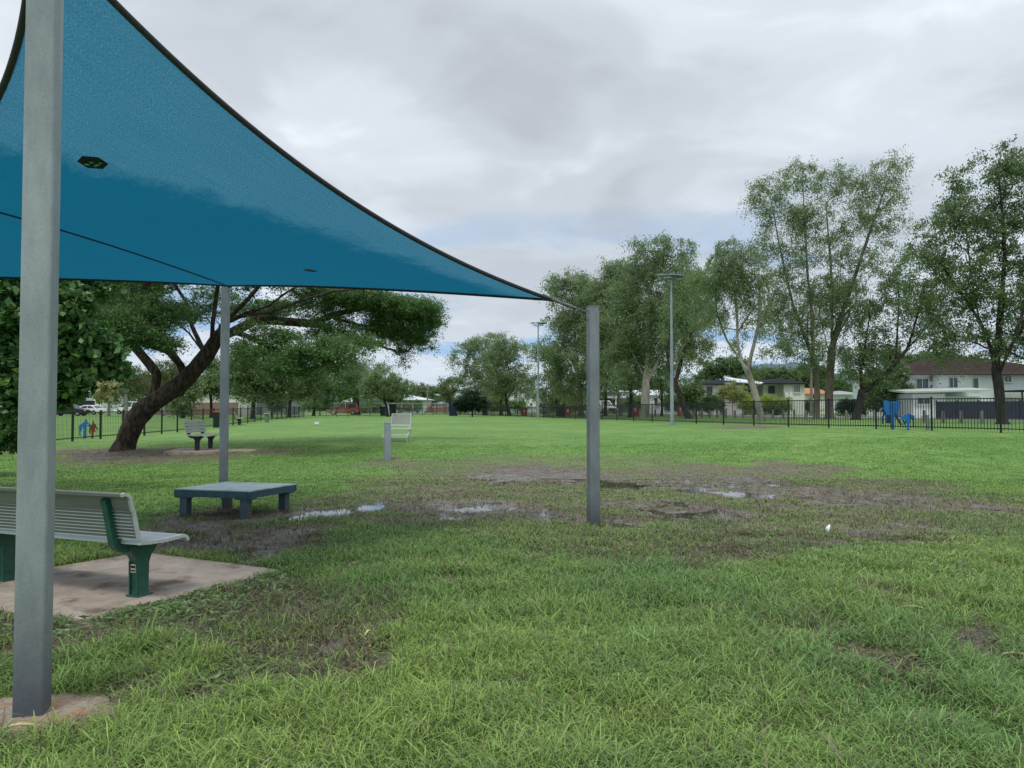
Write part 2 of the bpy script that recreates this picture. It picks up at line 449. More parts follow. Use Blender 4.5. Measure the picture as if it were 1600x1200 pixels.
g2 = gmix(gmr(gno(1.3, 6, .7), .42, .66), g1, (.088, .18, .042))
g3 = gmix(gmr(gno(14, 6, .75), .5, .72), g2, (.055, .115, .026))
g4 = gmix(gmr(gno(.5, 3), .58, .72), g3, (.17, .26, .06))
deadc = gmix(gmr(gno(9, 8, .75), .4, .62), (.10, .082, .055), (.19, .16, .115))
g5 = gmix(gmr(sp_.outputs[1], .1, 1., 0., .85), g4, deadc)
mudc = gmix(gmr(gno(4.5, 9, .7), .38, .64), (.085, .068, .055), (.225, .195, .165))
mudc = gmix(gmr(gno(19, 8, .8), .47, .62), mudc, (.055, .044, .036))
g6 = gmix(gmr(sp_.outputs[0], .15, .5), g5, mudc)
L.new(g6, bs.inputs['Base Color'])
L.new(gmr(sp_.outputs[2], 0.1, .9, .95, .22), bs.inputs['Roughness'])
bp_ = N.new('ShaderNodeBump'); bp_.inputs['Distance'].default_value = .03; bp_.inputs['Strength'].default_value = .6
L.new(gno(28, 8, .7), bp_.inputs['Height']); L.new(bp_.outputs[0], bs.inputs['Normal'])
o = np_mesh('ground', V, F, mg, col=colr, smooth=True)
tag(o, kind='structure')

# puddle water: one level sheet just under the turf, showing where the mud dips below it
mw = bpy.data.materials.new('puddle_water'); mw.use_nodes = True
q = mw.node_tree.nodes['Principled BSDF']
q.inputs['Base Color'].default_value = (.04, .035, .028, 1); q.inputs['Roughness'].default_value = .04; q.inputs['Specular IOR Level'].default_value = .9; q.inputs['IOR'].default_value = 1.5
wb = MB(); wb.add([(-4.6, 8.6, -.026), (9.5, 8.6, -.026), (9.5, 16.9, -.026), (-4.6, 16.9, -.026)], [(0, 1, 2, 3)])
tag(wb.build('puddle_water', mw), kind='structure')

# ------------------------------------------------------------------ road beyond the right-hand fence
def strip(name, pts, w0, w1, dz, m):
    vs = []; fs = []
    P = []
    for i in range(len(pts) - 1):
        a = Vector(pts[i]); b = Vector(pts[i + 1]); n = max(1, int((b - a).length / 1.5))
        for k in range(n): P.append(a.lerp(b, k / n))
    P.append(Vector(pts[-1]))
    for i, p in enumerate(P):
        d = (P[min(i + 1, len(P) - 1)] - P[max(i - 1, 0)]).normalized(); nrm = Vector((d.y, -d.x))
        for w in (w0, w0 * .5 + w1 * .5, w1):
            r_ = p + nrm * w; vs.append((r_.x, r_.y, float(gz(r_.x, r_.y)) + dz))
    for i in range(len(P) - 1):
        for k in (0, 1): fs.append((i * 3 + k, i * 3 + k + 1, i * 3 + k + 4, i * 3 + k + 3))
    b = MB(); b.add(vs, fs, True)
    return tag(b.build(name, m), kind='structure')
M_road = mat('pale_worn_asphalt', (.24, .235, .23), .9, (.31, .30, .29), 1.2, 8, .2, 40)
M_kerb = mat('kerb_concrete', (.40, .39, .37), .9, (.5, .48, .45), 3)
ROAD = [(52, 18), (41, 31), (29.5, 49), (20.5, 69), (15.5, 92), (11, 125), (2, 150), (-30, 168), (-90, 172)]
strip('road', ROAD, 0, 7.5, .03, M_road)
strip('kerb', ROAD, -.18, -.002, .13, M_kerb)
strip('kerb', ROAD, 7.502, 7.7, .13, M_kerb)
b = MB()
for (x0, y0, x1, y1) in ((38.5, 40.2, 48, 44.5),):
    pass
# driveway crossing the far verge to the two-storey house
strip('driveway', [(37.2, 50.5), (48, 55)], -1.6, 1.6, .04, M_kerb)

# ------------------------------------------------------------------ grass blades
def blades(n, ylo, yhi, h0, h1, w0, w1, seed, keep_mud=.24):
    r = np.random.default_rng(seed)
    y = np.sqrt(r.random(n) * (yhi ** 2 - ylo ** 2) + ylo ** 2)
    x = (r.random(n) * 2 - 1) * (y * .72 + .5)
    md, dd = masks(x, y)
    tuft = fbm(x * 3.1, y * 3.1, 91, 3)
    t2 = fbm(x * 7, y * 4.5, 131, 3)
    keep = r.random(n) < np.maximum(np.clip(1 - md * 1.4, keep_mud * .35, 1), np.clip((t2 - .48) * 7, 0, .75) * np.clip((x + 2.6) / .6, .12, 1)) * (1 - .45 * dd) * np.clip(.15 + tuft * 1.6, .1, 1)
    pdm = np.zeros(n)
    for (qx, qy, rx_, ry_, dep) in PUD:
        pdm = np.maximum(pdm, np.clip(1.3 - ((x - qx) / rx_) ** 2 - ((y - qy) / ry_) ** 2, 0, 1))
    keep &= r.random(n) > pdm * .88
    for S in SLABS:
        keep &= ~inside(S, x, y)
    x = x[keep]; y = y[keep]; md = md[keep]; dd = dd[keep]; tuft = tuft[keep]; m = len(x)
    lush = fbm(x * .55, y * .55, 55, 3)
    if h1 < .105 or h0 < .075:
        YY = [2, 5.2, 9.5, 14, 19, 25, 33]
        h0 = np.interp(y, YY, [.052, .046, .040, .028, .017, .010, .005]); h1 = np.interp(y, YY, [.17, .14, .11, .075, .042, .026, .012])
        w0 = np.interp(y, YY, [.0028, .0035, .005, .0065, .008, .010, .012]); w1 = np.interp(y, YY, [.0065, .0078, .010, .012, .015, .018, .02])
    h = (h0 + (h1 - h0) * r.random(m) ** 1.6) * (.55 + .9 * tuft) * (1 + .5 * np.clip(md * 2, 0, 1) * (y > 8) - .35 * md) * (1 - .35 * dd) * (.72 + .55 * lush)
    w = w0 + (w1 - w0) * r.random(m)
    th = r.random(m) * 2 * np.pi
    lean = (.4 + 1.35 * r.random(m)) * (1 + .5 * dd)
    dx = np.cos(th); dy = np.sin(th); sx = -np.sin(th + r.normal(0, .5, m)); sy = np.cos(th + r.normal(0, .5, m))
    zb = gz(x, y) + micro(x, y) - .006
    lv = [(0, 0, 1.0), (.55, .28, .85), (.95, .72, .15)]
    lv = [(0, 0, .9), (.52, .15, 1.0), (.84, .52, .7), (.80, 1.0, .06)]
    Vs = []
    for (a, bq, ww) in lv:
        cxp = x + dx * h * lean * bq; cyp = y + dy * h * lean * bq; cz = zb + h * (a - .32 * np.clip(lean - .8, 0, 1) * bq * bq)
        Vs.append(np.stack([cxp - sx * w * ww / 2, cyp - sy * w * ww / 2, cz], -1))
        Vs.append(np.stack([cxp + sx * w * ww / 2, cyp + sy * w * ww / 2, cz], -1))
    V = np.stack(Vs, 1).reshape(-1, 3)
    base = np.arange(m)[:, None] * 8
    F = np.concatenate([base + np.array([0, 1, 3, 2]), base + np.array([2, 3, 5, 4]), base + np.array([4, 5, 7, 6])], 0)
    # natural colour of each blade
    t = r.random(m); yel = np.clip(fbm(x * .8, y * .8, 63) * 1.3 - .2 + r.normal(0, .15, m), 0, 1)
    g = np.array([.138, .25, .076]) * (1 - yel[:, None]) + np.array([.265, .365, .090]) * yel[:, None]
    farg = np.clip((y - 13) / 8, 0, 1)[:, None]
    g = g * (1 - farg) + farg * (np.array([.155, .285, .065]) * (.95 + .25 * t[:, None]))
    g = g * (.62 + .85 * t[:, None])
    br = np.array([.20, .165, .115]) * (.3 + 1.0 * r.random((m, 1)))
    pd = (r.random(m) < (.07 * (y < 14) + .66 * dd + .25 * md))[:, None]
    c = np.where(pd, br, g)
    straw = (r.random(m) < .006)[:, None] & (y < 10)[:, None]
    c = np.where(straw, np.array([.42, .38, .22]), c)
    # each blade runs from darker at the base to paler at the tip
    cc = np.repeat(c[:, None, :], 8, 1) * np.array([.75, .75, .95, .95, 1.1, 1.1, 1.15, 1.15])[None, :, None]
    return V, F, cc.reshape(-1, 3)
def inside(S, x, y):
    ins = np.ones_like(x, dtype=bool); n = len(S)
    for i in range(n):
        ax, ay = S[i]; bx_, by_ = S[(i + 1) % n]
        ins &= ((bx_ - ax) * (y - ay) - (by_ - ay) * (x - ax)) >= 0.02
    return ins
SLAB1 = [(-3.05, 5.47), (-2.10, 7.17), (-3.84, 8.06), (-5.0, 6.3)]
c2 = G(330, 706)
FOOT = [(-2.35 + .47 * math.cos(a) * (1 + .08 * math.sin(3 * a)), 3.83 + .40 * math.sin(a)) for a in [k * math.pi / 9 for k in range(18)]]
SLABS = [SLAB1, FOOT]
mgr = bpy.data.materials.new('grass_blade'); mgr.use_nodes = True
nt2 = mgr.node_tree; nb = nt2.nodes['Principled BSDF']; nb.inputs['Roughness'].default_value = .5; nb.inputs['Specular IOR Level'].default_value = .25
aa = nt2.nodes.new('ShaderNodeAttribute'); aa.attribute_name = 'var'
nt2.links.new(aa.outputs['Color'], nb.inputs['Base Color'])
tr = nt2.nodes.new('ShaderNodeBsdfTranslucent'); nt2.links.new(aa.outputs['Color'], tr.inputs[0])
mm = nt2.nodes.new('ShaderNodeMixShader'); mm.inputs[0].default_value = .3
nt2.links.new(nb.outputs[0], mm.inputs[1]); nt2.links.new(tr.outputs[0], mm.inputs[2]); nt2.links.new(mm.outputs[0], nt2.nodes['Material Output'].inputs[0])
sets = [blades(14000, 2.0, 6.5, .11, .22, .003, .007, 9), blades(12000, 6.5, 11, .08, .15, .004, .008, 10), blades(190000, 2.0, 5.2, .05, .17, .003, .0068, 1), blades(230000, 5.2, 9.5, .045, .13, .004, .008, 2),
        blades(210000, 9.3, 16.5, .03, .085, .007, .013, 3), blades(210000, 15, 24, .012, .034, .008, .015, 4), blades(70000, 23, 33, .008, .02, .010, .017, 5)]
Vs = []; Fs = []; Cs = []; off = 0
for v, f, c in sets:
    Vs.append(v); Fs.append(f + off); Cs.append(c); off += len(v)
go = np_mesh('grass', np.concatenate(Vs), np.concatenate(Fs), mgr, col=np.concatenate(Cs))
tag(go, 'long green grass blades growing over the park lawn', 'grass', kind='stuff')
del Vs, Fs, Cs, sets

# broad-leaved weeds and fallen leaves lying in the turf
def ground_leaves(name, spots, size, m, label, seed, asp=.5, z=.03, lift=.03):
    r = np.random.default_rng(seed); P = []
    for (px, py, rx, ry, n) in spots:
        c_ = G(px, py); a_ = G(px, py - ry); b_ = G(px, py + ry); w_ = abs(G(px + rx, py).x - c_.x); h_ = abs(a_.y - b_.y) / 2
        q = r.normal(0, .5, (n, 2)); x_ = c_.x + q[:, 0] * w_; y_ = (a_.y + b_.y) / 2 + q[:, 1] * h_
        P.append(np.stack([x_, y_, gz(x_, y_) + micro(x_, y_) + z + lift * r.random(n)], -1))
    P = np.concatenate(P)
    ok = np.ones(len(P), dtype=bool)
    for S in SLABS: ok &= ~inside(S, P[:, 0], P[:, 1])
    return P[ok]
# ------------------------------------------------------------------ shade sail posts
ROT = R(15)
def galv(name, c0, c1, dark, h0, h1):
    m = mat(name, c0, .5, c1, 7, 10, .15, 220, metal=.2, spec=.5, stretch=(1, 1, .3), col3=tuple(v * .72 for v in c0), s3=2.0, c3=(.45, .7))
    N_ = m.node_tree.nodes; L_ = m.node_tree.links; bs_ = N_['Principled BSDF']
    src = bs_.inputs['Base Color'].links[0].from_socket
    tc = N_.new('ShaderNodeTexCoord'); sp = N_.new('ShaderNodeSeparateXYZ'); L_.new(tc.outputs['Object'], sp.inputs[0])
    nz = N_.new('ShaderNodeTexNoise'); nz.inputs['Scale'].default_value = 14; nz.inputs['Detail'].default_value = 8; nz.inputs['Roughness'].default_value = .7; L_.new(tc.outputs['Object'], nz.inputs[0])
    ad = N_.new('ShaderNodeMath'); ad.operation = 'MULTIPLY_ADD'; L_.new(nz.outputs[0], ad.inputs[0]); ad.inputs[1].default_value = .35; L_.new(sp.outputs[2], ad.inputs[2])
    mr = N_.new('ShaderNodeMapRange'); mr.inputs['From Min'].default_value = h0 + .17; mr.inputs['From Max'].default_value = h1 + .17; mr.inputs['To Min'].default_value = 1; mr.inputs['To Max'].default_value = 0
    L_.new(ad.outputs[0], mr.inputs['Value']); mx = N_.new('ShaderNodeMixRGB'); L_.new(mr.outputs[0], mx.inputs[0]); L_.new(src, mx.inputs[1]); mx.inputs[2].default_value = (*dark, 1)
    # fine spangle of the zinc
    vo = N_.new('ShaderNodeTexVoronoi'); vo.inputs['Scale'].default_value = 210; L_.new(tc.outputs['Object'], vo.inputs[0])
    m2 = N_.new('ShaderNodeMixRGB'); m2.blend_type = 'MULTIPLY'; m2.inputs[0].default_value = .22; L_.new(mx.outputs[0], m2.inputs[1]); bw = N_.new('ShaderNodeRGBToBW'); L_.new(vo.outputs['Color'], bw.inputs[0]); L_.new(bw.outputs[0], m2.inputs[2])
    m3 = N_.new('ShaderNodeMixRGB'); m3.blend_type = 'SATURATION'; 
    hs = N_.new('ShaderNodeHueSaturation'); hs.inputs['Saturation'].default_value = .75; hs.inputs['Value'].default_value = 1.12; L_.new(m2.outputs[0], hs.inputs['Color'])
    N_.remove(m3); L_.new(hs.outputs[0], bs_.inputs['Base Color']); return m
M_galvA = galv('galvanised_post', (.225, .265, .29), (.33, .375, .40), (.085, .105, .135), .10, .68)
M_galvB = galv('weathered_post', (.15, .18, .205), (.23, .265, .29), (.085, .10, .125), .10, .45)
def post(name, x, y, z0, z1, w, m, label, seam=0):
    e = empty(name, (x, y, z0), ROT, label, 'post', 'square steel posts of the shade sail')
    b = MB(); H = z1 - z0
    n = 6; r_ = .014; ring = []
    for cxs, cys, a0 in ((1, 1, 0), (-1, 1, 90), (-1, -1, 180), (1, -1, 270)):
        for k in range(4):
            a = R(a0 + 30 * k); ring.append((cxs * (w / 2 - r_) + r_ * math.cos(a), cys * (w / 2 - r_) + r_ * math.sin(a)))
    nn = len(ring); b.add([(p[0], p[1], -.3) for p in ring] + [(p[0], p[1], H) for p in ring], [(i, (i + 1) % nn, nn + (i + 1) % nn, nn + i) for i in range(nn)])
    b.build('shaft', m, e)
    c = MB(); c.box((0, 0, H + .005), (w + .008, w + .008, .01), bev=.002); c.build('cap_plate', M_galv_dark, e)
    return e
PA = Vector((-2.36, 3.83)); PB = Vector((1.055, 10.02)); PC = Vector((-4.84, 12.95))
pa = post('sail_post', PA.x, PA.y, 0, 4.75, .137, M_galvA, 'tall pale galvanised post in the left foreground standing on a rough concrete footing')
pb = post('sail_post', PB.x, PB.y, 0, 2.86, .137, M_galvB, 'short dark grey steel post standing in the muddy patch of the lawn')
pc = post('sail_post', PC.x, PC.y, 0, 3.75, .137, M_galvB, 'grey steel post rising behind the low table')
pd_ = post('sail_post', -9.2, 7.3, 0, 3.1, .137, M_galvB, 'steel post holding the sail corner beyond the left side of the view')
# weld lip and ring on the near short post
rb = MB()
for k in range(9):
    pass
a0 = [(-.075 - .03 * math.sin(math.pi * k / 8), -.02, 2.79 - .09 * k / 8) for k in range(9)]
rb.tube([(-.068, 0, 2.80), (-.10, 0, 2.82), (-.13, 0, 2.80), (-.14, 0, 2.75), (-.12, 0, 2.70), (-.068, 0, 2.685)], .007, 6)
rb.build('ring_bolt', M_steel, pb)

# footing of the foreground post
fb = MB(); n = 40; rnd = random.Random(3)
top = []
for k in range(n):
    a = 2 * math.pi * k / n; rr = 1 + .10 * math.sin(3 * a) + .04 * rnd.uniform(-1, 1)
    top.append((.50 * rr * math.cos(a), .41 * rr * math.sin(a)))
vs = [(0, 0, .055)]; rings = [(.35, .052), (.7, .045), (.93, .032), (1.0, .012), (1.02, -.08)]
for s_, z_ in rings:
    for (a, bq) in top: vs.append((a * s_, bq * s_, z_ + rnd.uniform(-.006, .006)))
fs = [(0, 1 + k, 1 + (k + 1) % n) for k in range(n)]
for j in range(len(rings) - 1):
    for k in range(n): fs.append((1 + j * n + k, 1 + (j + 1) * n + k, 1 + (j + 1) * n + (k + 1) % n, 1 + j * n + (k + 1) % n))
fb.add(vs, fs, True)
fo = fb.build('post_footing', M_footing); fo.location = (PA.x + .02, PA.y - .02, 0)
tag(fo, 'rough round concrete footing around the base of the foreground post', 'footing')

# ------------------------------------------------------------------ the sail: tensioned surface relaxed between four curved edges
CA = Vector((-2.81, 4.42, 4.42)); CB = Vector((.50, 9.83, 2.93)); CC = Vector((-4.66, 12.6, 3.55)); CD = Vector((-8.4, 7.8, 2.90))
cen = (CA + CB + CC + CD) / 4
NS = 56
def edge(a, b, sag, dz=0.0):
    m_ = (a + b) / 2; c = m_ + (Vector((cen.x, cen.y, m_.z)) - m_).normalized() * (b - a).length * sag * 2 + Vector((0, 0, dz))
    return [a * (1 - t) ** 2 + c * 2 * t * (1 - t) + b * t * t for t in [k / NS for k in range(NS + 1)]]
SAG = (.08, .085, .085, .12)
E0 = edge(CA, CB, SAG[0], -.2); E1 = edge(CB, CC, SAG[1]); E2 = edge(CD, CC, SAG[2]); E3 = edge(CA, CD, SAG[3], -.2)
W = np.zeros((NS + 1, NS + 1, 3))
for k in range(NS + 1):
    W[0, k] = E0[k]; W[NS, k] = E2[k]; W[k, 0] = E3[k]; W[k, NS] = E1[k]
for i in range(1, NS):
    for j in range(1, NS):
        u = i / NS; v = j / NS
        W[i, j] = (1 - u) * W[0, j] + u * W[NS, j] + (1 - v) * W[i, 0] + v * W[i, NS] - ((1 - u) * (1 - v) * W[0, 0] + (1 - u) * v * W[0, NS] + u * (1 - v) * W[NS, 0] + u * v * W[NS, NS])
for _ in range(1500):
    W[1:-1, 1:-1] = .25 * (W[:-2, 1:-1] + W[2:, 1:-1] + W[1:-1, :-2] + W[1:-1, 2:])
W[1:-1, 1:-1, 2] -= SAGZ if 'SAGZ' in globals() else 0
idx = np.arange((NS + 1) ** 2).reshape(NS + 1, NS + 1)
F = np.stack([idx[:-1, :-1], idx[:-1, 1:], idx[1:, 1:], idx[1:, :-1]], -1).reshape(-1, 4)
sail = empty('shade_sail', (float(cen.x), float(cen.y), 0), 0, 'large blue fabric shade sail stretched between the tall steel posts', 'shade sail')
off = np.array([cen.x, cen.y, 0])
mf = bpy.data.materials.new('blue_shade_cloth'); mf.use_nodes = True
nt = mf.node_tree; N = nt.nodes; L = nt.links
b0 = N['Principled BSDF']; b0.inputs['Roughness'].default_value = .75; b0.inputs['Specular IOR Level'].default_value = .25
tc_ = N.new('ShaderNodeTexCoord')
att = N.new('ShaderNodeAttribute'); att.attribute_name = 'var'
spc = N.new('ShaderNodeSeparateColor'); L.new(att.outputs['Color'], spc.inputs[0])
cmb = N.new('ShaderNodeCombineXYZ'); L.new(spc.outputs[0], cmb.inputs[0]); L.new(spc.outputs[1], cmb.inputs[1])
def sno(scale, st, det=6, ro=.6):
    mp = N.new('ShaderNodeMapping'); mp.inputs['Scale'].default_value = st; L.new(cmb.outputs[0], mp.inputs[0])
    n = N.new('ShaderNodeTexNoise'); n.inputs['Scale'].default_value = scale; n.inputs['Detail'].default_value = det; n.inputs['Roughness'].default_value = ro
    L.new(mp.outputs[0], n.inputs[0]); return n.outputs[0]
streak = sno(9, (.8, 40, 1), 8, .75)
fine = sno(300, (1, 2.2, 1), 2, .7)
def smix(f, a, bq):
    m = N.new('ShaderNodeMixRGB')
    for i, v in enumerate((f, a, bq)):
        if isinstance(v, tuple): m.inputs[i].default_value = (*v, 1)
        elif isinstance(v, float): m.inputs[i].default_value = v
        else: L.new(v, m.inputs[i])
    return m.outputs[0]
def smr(f, a, bq, c=0., d=1.):
    r = N.new('ShaderNodeMapRange'); r.inputs['From Min'].default_value = a; r.inputs['From Max'].default_value = bq
    r.inputs['To Min'].default_value = c; r.inputs['To Max'].default_value = d
    L.new(f, r.inputs['Value']); return r.outputs[0]
dry = smix(smr(fine, .36, .64), (.018, .145, .26), (.105, .30, .43))
dry = smix(smr(streak, .46, .66, 0., .6), dry, (.02, .14, .245))
wetc = smix(smr(streak, .45, .7, 0., .5), (.005, .135, .24), (.004, .10, .195))
# rain-soaked lower part of the cloth, with a ragged edge
sm = N.new('ShaderNodeMath'); sm.operation = 'ADD'; L.new(spc.outputs[2], sm.inputs[0])
L.new(smr(sno(7, (1.6, 1, 1), 12, .8), .2, .8, -.22, .22), sm.inputs[1])
wetf = smr(sm.outputs[0], .42, .58, 0., .95)
colf = smix(wetf, dry, wetc)
L.new(colf, b0.inputs['Base Color'])
tl = N.new('ShaderNodeBsdfTranslucent'); L.new(colf, tl.inputs[0])
ms = N.new('ShaderNodeMixShader'); ms.inputs[0].default_value = .5
L.new(b0.outputs[0], ms.inputs[1]); L.new(tl.outputs[0], ms.inputs[2]); L.new(ms.outputs[0], N['Material Output'].inputs[0])
uvw = np.zeros((NS + 1, NS + 1, 3))
uvw[..., 0] = np.linspace(0, 1, NS + 1)[None, :]; uvw[..., 1] = np.linspace(0, 1, NS + 1)[:, None]
zz = W[..., 2]; uvw[..., 2] = np.clip((W[..., 1] - .8 * W[..., 0] - 9.85) * .38 + .5, 0, 1)
cloth = np_mesh('cloth', (W - off).reshape(-1, 3), F, mf, sail, col=uvw.reshape(-1, 3), smooth=True)
eb = MB()
def hem(pts, w=.05, t=.012):
    q = [Vector(p) - Vector(off) for p in pts]
    eb.tube(q, w / 2 * .75, 8, True)
for row in (W[0, :], W[:, NS], W[NS, :], W[:, 0]): hem([Vector(p) for p in row], .066)
eb.build('edge_webbing', M_web, sail)
# seam across the cloth
def sailpt(u, v):      # u along A->B, v along A->D
    fi = np.clip(v * NS, 0, NS - 1e-6); fj = np.clip(u * NS, 0, NS - 1e-6); i = int(fi); j = int(fj); a = fi - i; c = fj - j
    return Vector((1 - a) * ((1 - c) * W[i, j] + c * W[i, j + 1]) + a * ((1 - c) * W[i + 1, j] + c * W[i + 1, j + 1]))
from mathutils.bvhtree import BVHTree
_bvh = BVHTree.FromPolygons([tuple(p) for p in W.reshape(-1, 3)], [tuple(int(q) for q in f) for f in F])
def sail_hit(px, py):
    d = Vector(ray(px, py)).normalized(); r_ = _bvh.ray_cast(Vector((0, 0, EYE)), d)
    return (r_[0], r_[1]) if r_[0] is not None else (None, None)
seams = MB(); pts = []
for k in range(61):
    t = k / 60; px = -260 + 610 * t; py = 268 + 128 * t + 48 * t * t * 1.0
    h, n_ = sail_hit(px, py)
    if h is not None: pts.append(h - Vector(off) - Vector((0, 0, .006)))
if len(pts) > 3:
    seams.tube(pts, .011, 5); seams.build('seam', M_web, sail)
def patch_on_sail(px, py, ru, rv, name, m, pts=6, dz=.006, ph=0, rot=.2):
    c, nn = sail_hit(px, py)
    if nn.z > 0: nn = -nn
    eu = Vector((1, .3, 0)); eu = (eu - nn * eu.dot(nn)).normalized(); ev = nn.cross(eu)
    b = MB(); vs = []
    for k in range(pts):
        a = 2 * math.pi * k / pts + ph
        vs.append(c + eu * ru * math.cos(a) + ev * rv * math.sin(a) + nn * dz - Vector(off))
    vs += [v_ + nn * .002 for v_ in vs]
    b.add(vs, [tuple(range(pts)), tuple(range(pts, 2 * pts))] + [(i, (i + 1) % pts, pts + (i + 1) % pts, pts + i) for i in range(pts)])
    return b.build(name, m, sail)
# corner rigging
def rig(tip, px_, z):
    rg = MB()
    t = Vector(tip) - Vector(off); p = Vector((px_.x, px_.y, z)) - Vector(off)
    d = (p - t); Ln = d.length; d.normalize(); p2 = p - d * .10
    rg.tube([t - d * .12, t + d * (p2 - t).length * .1], [.045, .018], 8)
    rg.tube([t, t + d * (p2 - t).length * .35], .009, 6)
    rg.tube([t + d * (p2 - t).length * .3, t + d * (p2 - t).length * .7], .019, 8)
    rg.tube([t + d * (p2 - t).length * .7, p2], .009, 6)
    k = 0; s_ = (p2 - t).length
    while k * .04 < s_:
        c = t + d * (k * .04); rg.tube([c - d * .014, c + d * .014], .017, 6); k += 1
    rg.build('corner_rigging', M_steel, sail)
rig(CB, PB, 2.76); rig(CA, PA, 4.45); rig(CC, PC, 3.62); rig(CD, Vector((-9.2, 7.3)), 3.0)
M_patch = mat('black_patch', (.006, .008, .012), .6)
M_mark = mat('teal_mark', (.10, .50, .46), .6)
patch_on_sail(145, 253, .125, .115, 'repair_patch', M_patch)
for px_, py_, s_ in ((136, 255, 1), (143, 252, .8), (152, 256, .9), (157, 253, .7), (149, 258, .6)):
    patch_on_sail(px_, py_, .024 * s_, .016 * s_, 'patch_mark', M_mark, 5, .012, px_)
patch_on_sail(485, 422, .09, .06, 'repair_patch', M_patch)

# ------------------------------------------------------------------ concrete slabs
def slab(name, poly, z0, z1, label, m=M_conc, cat='slab'):
    cx_ = sum(p[0] for p in poly) / len(poly); cy_ = sum(p[1] for p in poly) / len(poly)
    b = MB(); n = len(poly)
    # rounded corners
    P = []
    for i in range(n):
        a = Vector(poly[i - 1]); p = Vector(poly[i]); c = Vector(poly[(i + 1) % n])
        d0 = (a - p).normalized(); d1 = (c - p).normalized()
        for t in (0, .25, .5, .75, 1): P.append((p + d0 * .16) * (1 - t) ** 2 + p * 2 * t * (1 - t) + (p + d1 * .16) * t * t)
    n = len(P); r2 = random.Random(5)
    ins = []
    for i, p in enumerate(P):
        c_ = (Vector((cx_, cy_)) - p).normalized(); ins.append(p + c_ * .02)
    vs = [(p.x - cx_, p.y - cy_, z0) for p in P] + [(p.x - cx_, p.y - cy_, z1 - .012) for p in P] + [(p.x - cx_, p.y - cy_, z1) for p in ins]
    fs = [(i, (i + 1) % n, n + (i + 1) % n, n + i) for i in range(n)] + [(n + i, n + (i + 1) % n, 2 * n + (i + 1) % n, 2 * n + i) for i in range(n)] + [tuple(range(2 * n, 3 * n))]
    b.add(vs, fs); o = b.build(name, m); o.location = (cx_, cy_, 0)
    return tag(o, label, cat)
slab('concrete_slab', SLAB1, -.1, .045, 'brownish concrete slab under the near green and silver bench')

